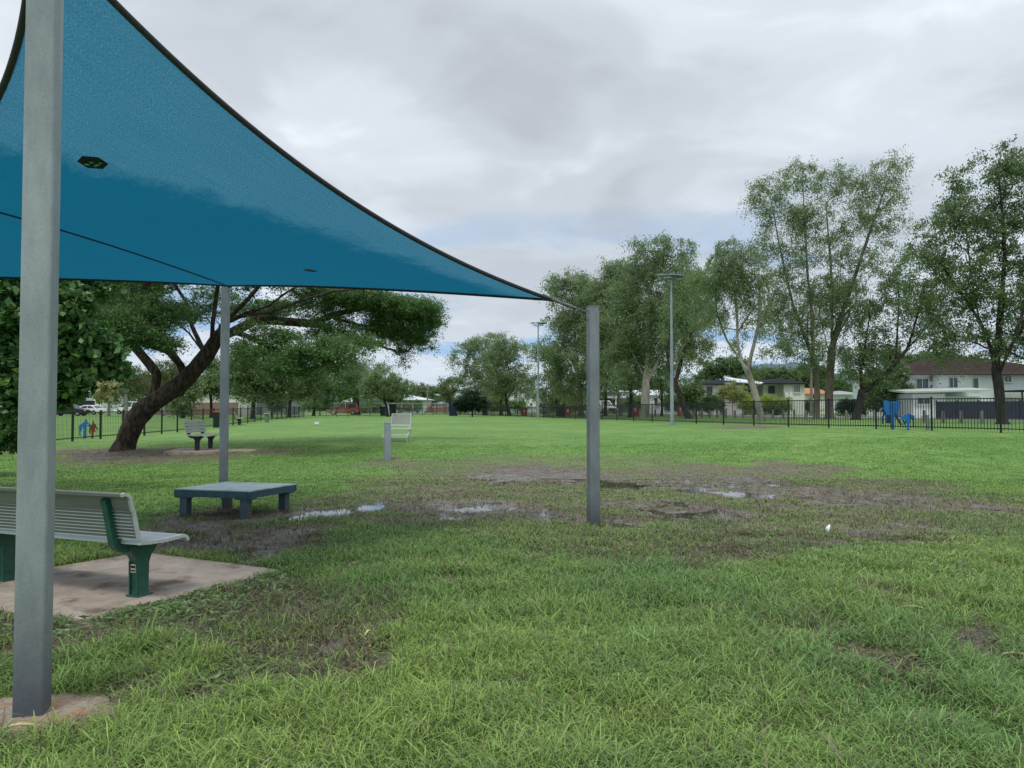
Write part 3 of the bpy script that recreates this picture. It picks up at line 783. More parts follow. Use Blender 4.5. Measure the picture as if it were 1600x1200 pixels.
# ------------------------------------------------------------------ bench
def bench_parts(root, L=1.95, legs=(-.76, .76), ms=M_alu, mb=M_alu_back, ml=M_green, mc=M_cap, ribs=True, nback=2, armw=.055):
    # profile points (y, z), seat front at +y
    def planks(parent_name, prof, th, m, name, rib=0, cap=True):
        """prof: list of groups of consecutive (y,z) points; each group is one plank"""
        b = MB(); cbs = (MB(), MB()); rbs = MB()
        for g in prof:
            up = []; dn = []
            for i, p in enumerate(g):
                q0 = Vector(g[max(i - 1, 0)]); q1 = Vector(g[min(i + 1, len(g) - 1)]); d = (q1 - q0).normalized(); nrm = Vector((-d.y, d.x))
                up.append(Vector(p) + nrm * th / 2); dn.append(Vector(p) - nrm * th / 2)
            poly = [(p.x, p.y) for p in up] + [(p.x, p.y) for p in dn[::-1]]
            b.prism(poly, -L / 2, L / 2)
            if cap:
                c_ = sum((Vector(p) for p in poly), Vector((0, 0))) / len(poly)
                big = [(p[0] + (p[0] - c_.x) * .02, p[1] + (p[1] - c_.y) * .06) for p in poly]
                cbs[0].prism(big, L / 2 - .002, L / 2 + .022); cbs[1].prism(big, -L / 2 - .022, -L / 2 + .002)
            if rib:
                a = Vector(g[0]); e_ = Vector(g[-1]); 
                for k in range(rib + 1):
                    p = a.lerp(e_, k / rib) if len(g) == 2 else a
                    d = (e_ - a).normalized(); nrm = Vector((-d.y, d.x))
                    for sgn in (1, -1):
                        o_ = p + nrm * sgn * (th / 2 + .003)
                        rbs.box((0, o_.x, o_.y), (L - .01, .006, .007))
        b.build(name, m, root)
        if cap:
            for cb in cbs: cb.build('end_cap', mc, root)
        if rib: rbs.build('slat_ridges', ms, root)
    arc = lambda c, r_, a0, a1, n=7: [(c[0] + r_ * math.cos(R(a0 + (a1 - a0) * k / n)), c[1] + r_ * math.sin(R(a0 + (a1 - a0) * k / n))) for k in range(n + 1)]
    seat = [[(-.20, .462), (-.085, .452)], [(-.08, .452), (.035, .446)], [(.04, .446), (.155, .448)], [(.16, .449)] + arc((.235, .395), .058, 105, 15)]
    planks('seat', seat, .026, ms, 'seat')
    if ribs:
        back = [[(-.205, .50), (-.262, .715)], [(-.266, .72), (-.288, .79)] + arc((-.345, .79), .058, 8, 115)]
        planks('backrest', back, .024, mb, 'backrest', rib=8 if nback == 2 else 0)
    else:
        back = [[(-.205, .52), (-.225, .60)], [(-.228, .615), (-.25, .695)], [(-.253, .71), (-.276, .785)], [(-.28, .80), (-.30, .85), (-.335, .87)]]
        planks('backrest', back, .022, mb, 'backrest', rib=0)
    for lx in legs:
        b = MB()
        # tapered pedestal with ribs, flared head
        secs = [(0, .052, .050), (.05, .048, .045), (.26, .055, .042), (.31, .075, .041), (.36, .115, .042), (.405, .15, .044)]
        vs = []; fs = []
        for z, hy, hx in secs: vs += [(lx - hx, -hy + .02, z), (lx + hx, -hy + .02, z), (lx + hx, hy + .02, z), (lx - hx, hy + .02, z)]
        for i in range(len(secs) - 1):
            for k in range(4): fs.append((i * 4 + k, i * 4 + (k + 1) % 4, i * 4 + 4 + (k + 1) % 4, i * 4 + 4 + k))
        fs += [(3, 2, 1, 0), tuple(4 * (len(secs) - 1) + k for k in range(4))]
        b.add(vs, fs)
        b.box((lx, .02, .008), (.13, .15, .016), bev=.004)
        for s_ in (-1, 1): b.seg((lx + s_ * .038, .02 - .055, .02), (lx + s_ * .038, .02 - .060, .28), .012, .02)
        lg = b.build('leg', ml, root)
        c = MB()
        # arm: under the seat then curving up behind the back
        cl = [(.20, .405), (.10, .418), (-.05, .415), (-.13, .405)] + arc((-.135, .50), .095, -92, -172, 6) + [(-.262, .62), (-.30, .75), (-.325, .80)]
        wd = [.022, .03, .034, .036] + [.038] * 7 + [.032, .026, .018]
        up = []; dn = []
        for i, p in enumerate(cl):
            q0 = Vector(cl[max(i - 1, 0)]); q1 = Vector(cl[min(i + 1, len(cl) - 1)]); d = (q1 - q0).normalized(); nrm = Vector((-d.y, d.x))
            up.append(Vector(p) + nrm * wd[i]); dn.append(Vector(p) - nrm * wd[i])
        for i in range(len(cl) - 1):
            c.prism([tuple(up[i]), tuple(up[i + 1]), tuple(dn[i + 1]), tuple(dn[i])], lx - armw / 2, lx + armw / 2)
            m0 = (up[i] * .35 + dn[i] * .65); m1 = (up[i + 1] * .35 + dn[i + 1] * .65)
            c.prism([tuple(m0), tuple(m1), tuple(dn[i + 1]), tuple(dn[i])], lx - armw / 2 - .012, lx + armw / 2 + .012)
        c.build('support_arm', ml, root)
        bo = MB(); s_ = 1
        bo.tube([(lx - .05, -.165, .445), (lx + .05, -.165, .445)], .009, 8); bo.build('bolt', M_cap, lg)
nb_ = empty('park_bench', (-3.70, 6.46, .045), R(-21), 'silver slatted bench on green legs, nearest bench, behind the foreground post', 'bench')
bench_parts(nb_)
stk = MB(); stk.box((0, 0, 0), (.05, .003, .066)); 
st = stk.build('maker_sticker', mat('sticker_white', (.6, .6, .56), .5), nb_); st.location = (.76, -.0440, .225)
sd = MB(); sd.box((0, -.0025, .012), (.042, .002, .02)); sd.box((0, -.0025, -.018), (.042, .002, .012)); 
o = sd.build('sticker_print', mat('sticker_black', (.02, .02, .02), .5), nb_); o.location = st.location

# ------------------------------------------------------------------ low table
tb = empty('agility_table', (-4.07, 11.22, 0), 0, 'low square teal painted table standing in bare mud', 'table')
tc4 = [Vector((-4.78, 10.92)), Vector((-3.60, 10.60)), Vector((-3.24, 11.62)), Vector((-4.42, 11.94))]
org = Vector((-4.07, 11.22))
b = MB(); zt = .395; P = [p - org for p in tc4]
b.add([(p.x, p.y, zt - .012) for p in P] + [(p.x, p.y, zt) for p in P], [(3, 2, 1, 0), (4, 5, 6, 7)] + [(i, (i + 1) % 4, 4 + (i + 1) % 4, 4 + i) for i in range(4)])
b.build('table_top', M_tabletop, tb)
b = MB()
for i in range(4):
    a = P[i]; c = P[(i + 1) % 4]; d = (c - a).normalized(); nrm = Vector((-d.y, d.x))
    a2 = a + nrm * .021 + d * .001; c2_ = c + nrm * .021 - d * .043
    b.seg((a2.x, a2.y, zt - .06), (c2_.x, c2_.y, zt - .06), .04, .092)
b.build('apron', M_teal, tb)
for i in range(4):
    p = P[i] * .80; d = (P[1] - P[0]).normalized(); b = MB()
    b.box((p.x, p.y, (zt - .13) / 2 - .05), (.115, .115, zt - .03), rz=math.atan2(d.y, d.x), bev=.006)
    b.box((p.x, p.y, zt - .118), (.26, .14, .018), rz=math.atan2(d.y, d.x))
    b.build('leg', M_teal_leg, tb)
# ------------------------------------------------------------------ further benches, bin, posts
M_fad = mat('faded_grey_green_slats', (.36, .40, .37), .6, (.42, .46, .43), 8)
g = G(318, 705)
nb2 = empty('park_bench', (g.x, g.y, g.z + .04), R(-86), 'grey green bench with dark legs on its own slab beside the leaning tree', 'bench')
bench_parts(nb2, 1.7, (-.6, .6), M_fad, M_fad, M_darkmetal, M_fad, ribs=False, nback=0)
def rect(cx_, cy_, w, d, rz):
    c, s = math.cos(rz), math.sin(rz)
    return [(cx_ + c * x - s * y, cy_ + s * x + c * y) for x, y in ((-w / 2, -d / 2), (w / 2, -d / 2), (w / 2, d / 2), (-w / 2, d / 2))]
o = slab('concrete_slab', rect(g.x + .35, g.y + .1, 2.5, 2.0, R(8)), -.25, .05, 'flat brownish slab under the grey green bench near the leaning tree')
o.location.z = g.z
g = G(373, 664)
nb3 = empty('park_bench', (g.x, g.y, g.z + .02), R(-72), 'small white backed bench beside the far red lidded bin', 'bench')
bench_parts(nb3, 1.5, (-.5, .5), M_cap, M_cap, M_darkmetal, M_cap, ribs=False)
M_binred = mat('red_plastic_lid', (.42, .035, .02), .5); M_bing = mat('dark_green_bin', (.012, .03, .026), .5)
def wheelie(loc, label, lid=M_binred, body=M_bing, rz=0, s=1.0, group=None):
    e = empty('wheelie_bin', loc, rz, label, 'bin', group)
    b = MB(); h = .95 * s; w0, w1 = .22 * s, .29 * s
    b.add([(-w0, -w0, .04), (w0, -w0, .04), (w0, w0, .04), (-w0, w0, .04), (-w1, -w1 * 1.15, h), (w1, -w1 * 1.15, h), (w1, w1 * 1.15, h), (-w1, w1 * 1.15, h)],
          [(0, 3, 2, 1), (4, 5, 6, 7), (0, 1, 5, 4), (1, 2, 6, 5), (2, 3, 7, 6), (3, 0, 4, 7)])
    b.build('body', body, e)
    b = MB(); b.box((0, -.01, h + .03 * s), (.62 * s, .70 * s, .055 * s), bev=.02); b.tube([(-.25 * s, .36 * s, h), (.25 * s, .36 * s, h)], .02 * s, 6); b.build('lid', lid, e)
    for sx in (-1, 1):
        b = MB(); b.tube([(sx * .20 * s, .22 * s, .1 * s), (sx * .27 * s, .22 * s, .1 * s)], .1 * s, 12); b.build('wheel', M_black, e)
    return e
g = G(348, 668); wheelie(G(340.5, 668.5), 'dark green wheelie bin with a red lid beside the left fence', rz=.3)
# aluminium seat beyond the grey post
M_white = mat('white_powder_coat', (.55, .59, .60), .4, (.65, .68, .68), 6)
M_slat = mat('faded_slats', (.33, .31, .33), .6, (.40, .38, .40), 9)
g = G(624, 690)
e = empty('slatted_seat', g, R(-4), 'small white framed seat with slatted back beyond the short grey post', 'seat')
b = MB(); 
for k in range(9): b.seg((-.40 + .1 * k, .30, .60), (-.40 + .1 * k, .42, .92), .018, .078, upv=(1, 0, 0))
b.build('backrest_slats', M_slat, e)
b = MB()
b.seg((-.47, .28, .56), (.47, .28, .56), .05, .05); b.seg((-.47, .43, .95), (.47, .43, .95), .04, .04)
for s_ in (-1, 1): b.seg((s_ * .46, .28, .54), (s_ * .46, .43, .96), .035, .04)
b.build('backrest_frame', M_white, e)
b = MB(); b.box((-.10, .10, .44), (1.3, .34, .05), bev=.01); b.build('seat', M_white, e)
b = MB(); b.box((-.12, -.30, .23), (1.2, .13, .04), bev=.008); b.box((-.12, -.46, .16), (1.2, .13, .04), bev=.008); b.build('foot_rail', M_white, e)
for s_ in (-.62, .46):
    b = MB(); b.seg((s_, .25, 0), (s_, .25, .56), .04); b.seg((s_, -.48, .14), (s_, .25, .42), .035); b.seg((s_, -.45, 0), (s_, -.45, .15), .035); b.build('leg', M_white, e)
e.scale = (.70, .8, .95)
# short grey post
g = G(605.5, 719)
e = empty('marker_post', g, R(22), 'short square grey steel post standing alone on the lawn', 'post')
b = MB(); b.box((0, 0, .45), (.15, .15, 1.04), bev=.008); b.build('shaft', M_galv, e)
b = MB(); b.box((0, 0, .985), (.165, .165, .03), bev=.005); b.build('cap', M_galv, e)
# small green pedestal by the left fence and a pale ground marker
g = G(417, 660)
e = empty('tap_pedestal', g, 0, 'small green pedestal with a pale flat top beside the left fence', 'pedestal')
b = MB(); b.box((0, 0, .33), (.26, .26, .68), bev=.02); b.box((.15, 0, .42), (.06, .06, .06)); b.build('column', mat('faded_green', (.10, .18, .14), .6), e)
b = MB(); b.box((0, 0, .69), (.42, .42, .05), bev=.01); b.build('top', M_cap, e)
g = G(495, 664)
b = MB(); b.box((0, 0, .1), (.34, .12, .22), bev=.03, rx=-.4); b.tube([(-.1, 0, 0), (-.05, 0, .1)], .02, 6); b.tube([(.1, 0, 0), (.05, 0, .1)], .02, 6)
o = b.build('ground_marker', M_cap); o.location = g; tag(o, 'small pale marker lying on the lawn left of centre', 'marker')
# scraps in the grass
def scrap(px, py, L_, w, m, label, rz, z=.06, name='dry_leaf', cat='leaf'):
    g_ = G(px, py); b = MB(); n = 6; vs = []
    for k in range(n + 1):
        t = k / n; ww = w * math.sin(math.pi * (.12 + .86 * t)); x_ = (t - .5) * L_; z_ = .02 * math.sin(t * 3.1)
        vs += [(x_, -ww / 2, z_), (x_, ww / 2, z_ + .004), (x_, ww / 2, z_ - .003), (x_, -ww / 2, z_ - .006)]
    fs = []
    for k in range(n):
        for j in range(4): fs.append((k * 4 + j, k * 4 + (j + 1) % 4, k * 4 + 4 + (j + 1) % 4, k * 4 + 4 + j))
    fs += [(0, 1, 2, 3), (4 * n + 3, 4 * n + 2, 4 * n + 1, 4 * n)]
    b.add(vs, fs, True); o_ = b.build(name, m); o_.location = (g_.x, g_.y, g_.z + z); o_.rotation_euler = (0, 0, rz); return tag(o_, label, cat)
M_feather = mat('white_feather', (.75, .76, .72), .7); M_straw = mat('straw_leaf', (.55, .46, .24), .7); M_brownleaf = mat('brown_leaf', (.30, .17, .08), .7)
o = scrap(1295, 836, .11, .055, M_feather, 'small white feather upright in the grass right of the short post', .3, .07, 'feather', 'feather'); o.rotation_euler = (.2, -1.2, .3)
scrap(1428, 966, .17, .015, M_straw, 'long yellow blade lying on the grass at the right', -.5, .07)
scrap(30, 1163, .17, .016, M_straw, 'curved yellow straw on the footing edge of the foreground post', .25, .07)
scrap(1240, 1025, .05, .035, M_brownleaf, 'curled orange brown leaf in the grass at lower right', 1., .05)
scrap(1590, 1036, .16, .014, M_straw, 'pale dry straw on the bare soil at the right edge', -.6, .04)
scrap(260, 1032, .08, .014, M_straw, 'short pale dry blade in the grass right of the foreground post', -.4, .06)
scrap(575, 1010, .09, .012, M_straw, 'upright yellow dry blade in the brown tuft in the middle foreground', 1.3, .08)

# ------------------------------------------------------------------ picket fences
def fence(name, label, pts, H, step, group=None, post_w=.05, pick=.1, pw=.016, m=M_black, skip=()):
    """pts: ground points (Vector); a post at every point"""
    o0 = pts[0]; root = empty(name, o0, 0, label, 'fence', group)
    for i, p in enumerate(pts):
        q = p - o0; b = MB(); b.box((q.x, q.y, q.z + H / 2 - .02), (post_w, post_w, H + .06)); b.box((q.x, q.y, q.z + H + .02), (post_w * 1.12, post_w * 1.12, .012))
        b.build('post', m, root)
        if i == len(pts) - 1: break
        r_ = pts[i + 1] - o0; d = r_ - q; Ln = d.length; b = MB()
        if i in skip: continue
        for hz in (.14, H - .06): b.seg((q.x, q.y, q.z + hz), (r_.x, r_.y, r_.z + hz), .03, .036)
        n = max(2, int(Ln / pick)); M = Matrix.Rotation(math.atan2(d.y, d.x), 3, 'Z')
        for k in range(1, n):
            c = q.lerp(r_, k / n); b.box((c.x, c.y, c.z + H / 2 + .02), (pw, pw, H - .10), M=M)
        b.build('picket_panel', m, root)
    return root
RF = [(1790, 686), (1672, 680.5), (1564, 676.5), (1456, 673.5), (1369, 671), (1295, 669.5), (1232, 667.7), (1178, 665.8), (1130.5, 664), (1088, 662.5), (1051, 661), (1019, 659.8), (990, 658.6), (964, 657.6), (941, 656.8), (918, 656), (899, 655.3), (865, 654), (849, 653.2), (831, 652.6), (809, 651.8), (790, 651.1), (772, 650.5), (759, 650), (747, 649.6), (732, 649.2), (720, 648.9), (706, 648.6), (694.5, 648.3)]
fr = [G(*p) for p in RF]
fence('picket_fence', 'black steel picket fence along the right side of the lawn in front of the road', fr, 1.2, 0)
BF = [(694.5, 648.3), (676.5, 649), (660, 649.3), (644.5, 649.6), (628, 650), (611.5, 650.4), (595, 650.6), (578, 650.9), (561, 651.1), (543.7, 651.4), (526, 651.5), (509.5, 651.6), (492.4, 651.8), (475, 652)]
bfp = [G(*p) for p in BF]; bfp[0] = bfp[0] + Vector((-.2, .3, 0))
fence('picket_fence', 'low thin black fence crossing the far end of the lawn', bfp, 1.05, 0, pick=.14, pw=.01)
LF = [(475, 652), (467, 652.6), (460, 653.2), (453, 653.8), (447, 654.4), (440, 655), (433, 655.7), (425, 656.6), (408, 658.2), (398, 659.8), (387, 661.5), (376, 663), (364, 664.8), (351, 666.3), (334, 668), (317, 670.5), (299, 673), (277, 675.5), (252.6, 678), (225.6, 681), (192, 683.5), (157, 686), (113, 690), (60, 696), (-10, 703), (-100, 712)]
fence('picket_fence', 'black fence running back along the left side past the leaning tree', [G(*p) for p in LF], 1.2, 0, pick=.12, pw=.009, post_w=.065)
# pale chain-link fence further back
M_linkpost = mat('galvanised_pipe', (.45, .46, .45), .5)
ml_ = bpy.data.materials.new('chain_link'); ml_.use_nodes = True
root = empty('chain_link_fence', gnd(470, 108), 0, 'pale chain link fence with white posts behind the far lawn', 'fence')
xs = [470, 486, 503, 522, 540, 562, 580, 597, 612, 628, 645, 662, 680, 700]
o0 = gnd(470, 108)
for i, px in enumerate(xs):
    q = gnd(px, 108 + i * .8) - o0; b = MB(); b.tube([(q.x, q.y, 0), (q.x, q.y, 1.75)], .05, 6); b.build('post', M_linkpost, root)
    if i < len(xs) - 1:
        r_ = gnd(xs[i + 1], 108 + (i + 1) * .8) - o0; b = MB(); b.tube([(q.x, q.y, 1.7), (r_.x, r_.y, 1.7)], .03, 5)
        n = 10
        for k in range(n):
            for s_ in (0, 1):
                a = q.lerp(r_, k / n); c = q.lerp(r_, (k + 1.0) / n); za, zb_ = (.05, 1.65) if s_ else (1.65, .05)
                b.seg((a.x, a.y, za), (c.x, c.y, zb_), .012)
        b.build('mesh_panel', M_linkpost, root)

# ------------------------------------------------------------------ painted cut-out figures of dogs beyond the fences
M_blue = mat('blue_paint', (.01, .13, .38), .5, (.015, .17, .46), 8); M_rust = mat('red_brown_paint', (.16, .035, .012), .6)
M_blued = mat('dark_blue_paint', (.01, .045, .12), .5)
def cutout(loc, s, outline, m, label, rz, legs=(), tk=.05, pole=None, darkm=None, flip=1.0):
    e = empty('dog_cutout', loc, rz, label, 'dog sculpture')
    b = MB(); b.prism([(p[0] * s * flip, p[1] * s) for p in outline], -tk / 2, tk / 2, 'Y'); b.build('body', m, e)
    for lg in legs:
        b = MB()
        for i in range(len(lg) - 1): b.seg((lg[i][0] * s * flip, 0, lg[i][1] * s), (lg[i + 1][0] * s * flip, 0, lg[i + 1][1] * s), tk * .9, .055 * s, upv=(1, 0, .01))
        b.build('leg', darkm or m, e)
    if pole:
        b = MB(); b.box((pole[0] * s * flip, 0, pole[1] * s / 2 - .05), (.09 * s, tk * 1.3, pole[1] * s + .1)); b.build('support_post', m, e)
    return e
g = G(1394, 671.5); k = (671.5 - 626) / FPX * g.y
# large figure: broad body, splayed bent legs
cutout(g, k, [(-.44, .98), (-.30, 1.0), (.10, .97), (.42, 1.0), (.50, .93), (.40, .80), (.30, .55), (.16, .48), (.10, .36), (-.06, .36), (-.10, .50), (-.24, .50), (-.42, .66)], M_blue,
       'large blue dog shaped cutout figure behind the right fence', 0, [[(-.36, .66), (-.52, .42), (-.50, .20)], [(.20, .50), (.36, .32), (.50, .16)], [(-.26, .52), (-.28, .22)], [(-.16, .52), (-.14, .22)]], pole=(.03, .5), darkm=M_blued, flip=.62)
g = G(1419, 672.5); k = (672.5 - 646.5) / FPX * g.y
cutout(g, k, [(-.52, .80), (-.36, .92), (-.1, .98), (0, 1.05), (.12, .98), (.38, .88), (.50, .90), (.48, .62), (.30, .70), (.14, .62), (.12, .4), (-.1, .4), (-.2, .62), (-.36, .68), (-.50, .58)], M_blue,
       'small blue dog shaped cutout figure behind the right fence', 0, [[(-.42, .66), (-.30, .5), (-.26, .34)], [(.36, .78), (.42, .5), (.42, .22)]], pole=(0, .6), darkm=M_blued, flip=.75)
g = G(133, 685.5); k = (685.5 - 655) / FPX * g.y
cutout(g, k, [(-.34, .60), (-.30, .68), (-.05, .84), (0, .98), (.04, 1.0), (.08, .90), (.18, .80), (.06, .74), (.04, .62), (-.06, .56), (-.16, .58), (-.20, .42), (-.30, .38)], M_blue,
       'blue leaping dog cutout on a post behind the left fence', 0, [[(-.24, .5), (-.28, .30), (-.26, .14)], [(0, .68), (.16, .66), (.22, .78)]], pole=(-.02, .62))
g = G(145, 685.5); k = (685.5 - 658) / FPX * g.y
cutout(g, k, [(-.20, .74), (-.10, .80), (-.04, .78), (-.02, 1.0), (.04, 1.0), (.05, .86), (.14, .82), (.18, .68), (.10, .56), (.06, .40), (-.08, .40), (-.12, .6), (-.22, .66)], M_rust,
       'red brown dog cutout on a post behind the left fence', 0, [[(-.14, .6), (-.20, .44), (-.16, .30)], [(.12, .72), (.24, .58), (.26, .50)], [(.08, .5), (.14, .38)]], pole=(-.02, .5))

# ------------------------------------------------------------------ floodlight poles
def flood(px, D, ytop, label, r0=.12):
    g_ = gnd(px, D); H = at(px, ytop, D).z - g_.z
    e = empty('floodlight_pole', g_, 0, label, 'light pole', 'floodlight poles beside the park')
    b = MB(); b.tube([(0, 0, 0), (0, 0, H * .35), (0, 0, H - .15)], [r0, r0 * .8, r0 * .45], 10); b.tube([(0, 0, 0), (0, 0, .05)], r0 * 1.8, 10); b.build('pole', M_galv, e)
    b = MB(); b.seg((-.55, 0, H - .18), (.55, 0, H - .18), .07); b.seg((0, -.35, H - .18), (0, .35, H - .18), .07); b.seg((0, 0, H - .4), (.4, 0, H - .18), .04); b.seg((0, 0, H - .4), (-.4, 0, H - .18), .04); b.build('crossarm', M_galv_dark, e)
    for (x_, y_, t) in ((-.52, -.1, .1), (.40, .16, -.12), (0, -.2, 0.05)):
        b = MB(); b.box((x_, y_, H), (.62, .52, .07), bev=.03, rx=t, rz=x_ * .4); b.box((x_, y_, H + .06), (.3, .2, .07), bev=.02, rx=t); b.seg((x_, y_, H - .18), (x_, y_, H), .05); b.build('lamp_head', M_galv_dark, e)
flood(1050, 42, 431, 'tall grey floodlight pole, nearest of the poles, in front of the right trees', .11)
flood(841, 78, 505, 'grey floodlight pole left of the short sail post')
flood(742, 112, 546, 'thin far floodlight pole behind the dark round tree')
# small white-grey service posts and the bollards by the road
M_timber = mat('weathered_timber', (.17, .155, .135), .9, (.26, .24, .21), 9, 8, .3, 40, stretch=(1, 1, .3))
bp = [(1065, 651.5), (1073, 651.8), (1085.5, 652.2), (1096.7, 652.6), (1108.6, 652.9), (1120.7, 653.2), (1134, 653.6), (1148, 653.9), (1161.5, 654.2), (1176, 654.6), (1191.5, 654.6), (1207.8, 654.9), (1224, 655), (1241, 655.2), (1259.5, 655.5), (1322, 656.8), (1366, 658), (1444, 660), (1474, 660.8), (1502, 661.5), (1534, 662.5), (1024, 650.6), (1012, 650.2)]
proto = None
for i, (px, py) in enumerate(bp):
    g_ = G(px, py)
    if proto is None:
        b = MB(); b.tube([(0, 0, -.1), (0, 0, .60), (0, 0, .66)], [.082, .08, .06], 10)
        proto = b.build('timber_bollard', M_timber); proto.location = g_
        tag(proto, 'short weathered timber bollard beside the road beyond the right fence', 'bollard', 'timber bollards lining the road')
    else:
        c = copy_tree(proto); c.location = g_; c.rotation_euler = (0, 0, i * .7); c.scale = (1, 1, .95 + .1 * ((i * 37) % 7) / 7)
for px, py, h_, lb in ((1449, 673, .55, 'small grey utility post behind the right fence near the small blue dog figure'), (1189, 663.5, .45, 'small grey utility post at the foot of the leaning gum tree')):
    g_ = G(px, py); b = MB(); b.box((0, 0, h_ / 2), (.09, .09, h_), bev=.01); b.box((0, 0, h_), (.12, .12, .03), bev=.008); o = b.build('utility_post', M_galv); o.location = g_; tag(o, lb, 'post')

# ------------------------------------------------------------------ road barriers
M_red = mat('red_barrier', (.45, .03, .03), .5); M_wh = mat('white_barrier', (.7, .7, .7), .5)
def barrier(px, D, w, label):
    g_ = gnd(px, D); e = empty('road_barrier', g_, 0, label, 'barrier', 'red barriers beyond the fence')
    b = MB(); b.prism([(-.25, 0), (.25, 0), (.12, .35), (.08, 1.0), (-.08, 1.0), (-.12, .35)], -w / 2, w / 2); b.build('body', M_red, e)
    b = MB(); b.box((0, -.13, .62), (w * .35, .03, .35)); b.build('panel', M_wh, e)
barrier(819, 100, .85, 'red road barrier left of the second floodlight pole')
barrier(887, 90, .8, 'red and white road barrier just left of the short sail post')
barrier(992, 72, .75, 'red road barrier beside the dark slim trunk right of the short sail post')
barrier(1063, 70, .5, 'narrow red barrier beside the leaning dark trunk')

# ------------------------------------------------------------------ vehicles
M_glass = mat('dark_car_glass', (.02, .025, .03), .08, spec=.8); M_tyre = mat('tyre', (.012, .012, .012), .8); M_rim = mat('wheel_rim', (.35, .36, .37), .35, metal=.6)
M_headl = mat('headlight', (.6, .62, .62), .15)
def car(name, loc, rz, paint, label, kind='suv', cat='car'):
    e = empty(name, loc, rz, label, cat)
    H = {'suv': 1.72, 'sedan': 1.42, 'van': 2.0, 'ute': 1.75}[kind]; L_ = 4.6; W_ = 1.82
    belt = .95 if kind != 'sedan' else .88
    low = [(-2.3, .35), (-2.25, .80), (-2.1, belt), (-.0, belt + .03), (1.15, belt), (2.15, belt - .14), (2.3, .62), (2.28, .35)]
    b = MB(); b.prism([(x, z) for x, z in low], -W_ / 2, W_ / 2, 'Y'); b.box((0, 0, .34), (4.1, W_ * .92, .22)); body = b.build('body', paint, e)
    if kind == 'ute': cab = [(-.5, belt), (-.45, H - .08), (-.2, H), (.45, H), (1.15, belt)]
    elif kind == 'sedan': cab = [(-1.75, belt), (-1.1, H - .04), (-.8, H), (.2, H), (1.0, belt)]
    elif kind == 'van': cab = [(-2.2, belt), (-2.15, H), (.7, H), (1.6, belt)]
    else: cab = [(-2.15, belt), (-2.0, H - .12), (-1.8, H), (.25, H), (1.1, belt)]
    b = MB(); wi = W_ * .42; n = len(cab)
    vs = [(x, -W_ / 2 * .98 if z <= belt else -wi, z) for x, z in cab] + [(x, W_ / 2 * .98 if z <= belt else wi, z) for x, z in cab]
    b.add(vs, [tuple(range(n)), tuple(range(n, 2 * n))] + [(i, (i + 1) % n, n + (i + 1) % n, n + i) for i in range(n)]); b.build('cabin', paint, e)
    # glazing set 4 mm proud of the cabin, all round
    def pane(fr0, fr1, side):
        return
    
    zc0, zc1 = belt + .06, H - .12
    for s_ in (-1, 1):
        gl = MB()
        y0, y1 = s_ * (W_ / 2 * .98 + .006 - (W_ / 2 * .98 - wi) * .12), s_ * (wi + .006 + (W_ / 2 * .98 - wi) * .18)
        xa0 = cab[0][0] + .18; xb0 = cab[-1][0] - .22; xa1 = cab[1][0] + .2; xb1 = cab[-2][0] - .02
        for t0, t1 in ((0, .46), (.5, 1.0)):
            A = (xa0 + (xb0 - xa0) * t0, y0, zc0); B = (xa0 + (xb0 - xa0) * t1, y0, zc0); C = (xa1 + (xb1 - xa1) * t1, y1, zc1); D_ = (xa1 + (xb1 - xa1) * t0, y1, zc1)
            gl.add([A, B, C, D_] + [(p[0], p[1] - s_ * .02, p[2]) for p in (A, B, C, D_)], [(0, 1, 2, 3), (7, 6, 5, 4), (0, 4, 5, 1), (1, 5, 6, 2), (2, 6, 7, 3), (3, 7, 4, 0)])
        gl.build('side_window', M_glass, e)
    for (p0, p1, nm, sg) in ((cab[-1], cab[-2], 'windscreen', 1), (cab[0], cab[1], 'rear_window', -1)):
        d = Vector((p1[0] - p0[0], p1[1] - p0[1])); nn = Vector((d.y, -d.x)).normalized() * .012 * (1 if sg > 0 else -1)
        a = Vector(p0) + d * .1 + nn; c = Vector(p0) + d * .9 + nn
        g2_ = MB(); vs = [(a.x, -W_ / 2 * .86, a.y), (a.x, W_ / 2 * .86, a.y), (c.x, wi * .92, c.y), (c.x, -wi * .92, c.y)]
        g2_.add(vs + [(v[0] - nn.x * 1.6, v[1], v[2] - nn.y * 1.6) for v in vs], [(0, 1, 2, 3), (7, 6, 5, 4), (0, 4, 5, 1), (1, 5, 6, 2), (2, 6, 7, 3), (3, 7, 4, 0)]); g2_.build(nm, M_glass, e)
    b = MB(); b.box((2.31, 0, .62), (.04, .95, .22), bev=.01); b.box((2.3, 0, .40), (.05, 1.4, .12)); b.build('grille', M_tyre, e)
    for s_ in (-1, 1):
        b = MB(); b.box((2.26, s_ * .70, .72), (.10, .34, .15), bev=.02); b.build('headlight', M_headl, e)
        for x_ in (-1.4, 1.42):
            b = MB(); b.tube([(x_, s_ * .72, .34), (x_, s_ * .93, .34)], .34, 18); w_ = b.build('tyre', M_tyre, e)
            b = MB(); b.tube([(x_, s_ * .90, .34), (x_, s_ * .945, .34)], .2, 12); b.build('rim', M_rim, w_)
    if kind == 'ute':
        b = MB(); b.box((-1.4, 0, belt + .35), (1.6, W_ * .9, .7), bev=.04); b.build('canopy', paint, e)
    return e
P_white = mat('white_car_paint', (.72, .73, .74), .25, spec=.6); P_silver = mat('silver_car_paint', (.40, .42, .45), .25, metal=.3); P_redc = mat('faded_red_car_paint', (.30, .075, .06), .45)
P_dark = mat('dark_car_paint', (.03, .02, .035), .3)
car('parked_car', gnd(943, 102), R(-68), P_white, 'white four wheel drive parked under the pale house just right of the short sail post', 'suv')
car('parked_car', gnd(863, 118), R(-12), P_silver, 'silver car parked near the red and white barrier beyond the fence', 'suv')
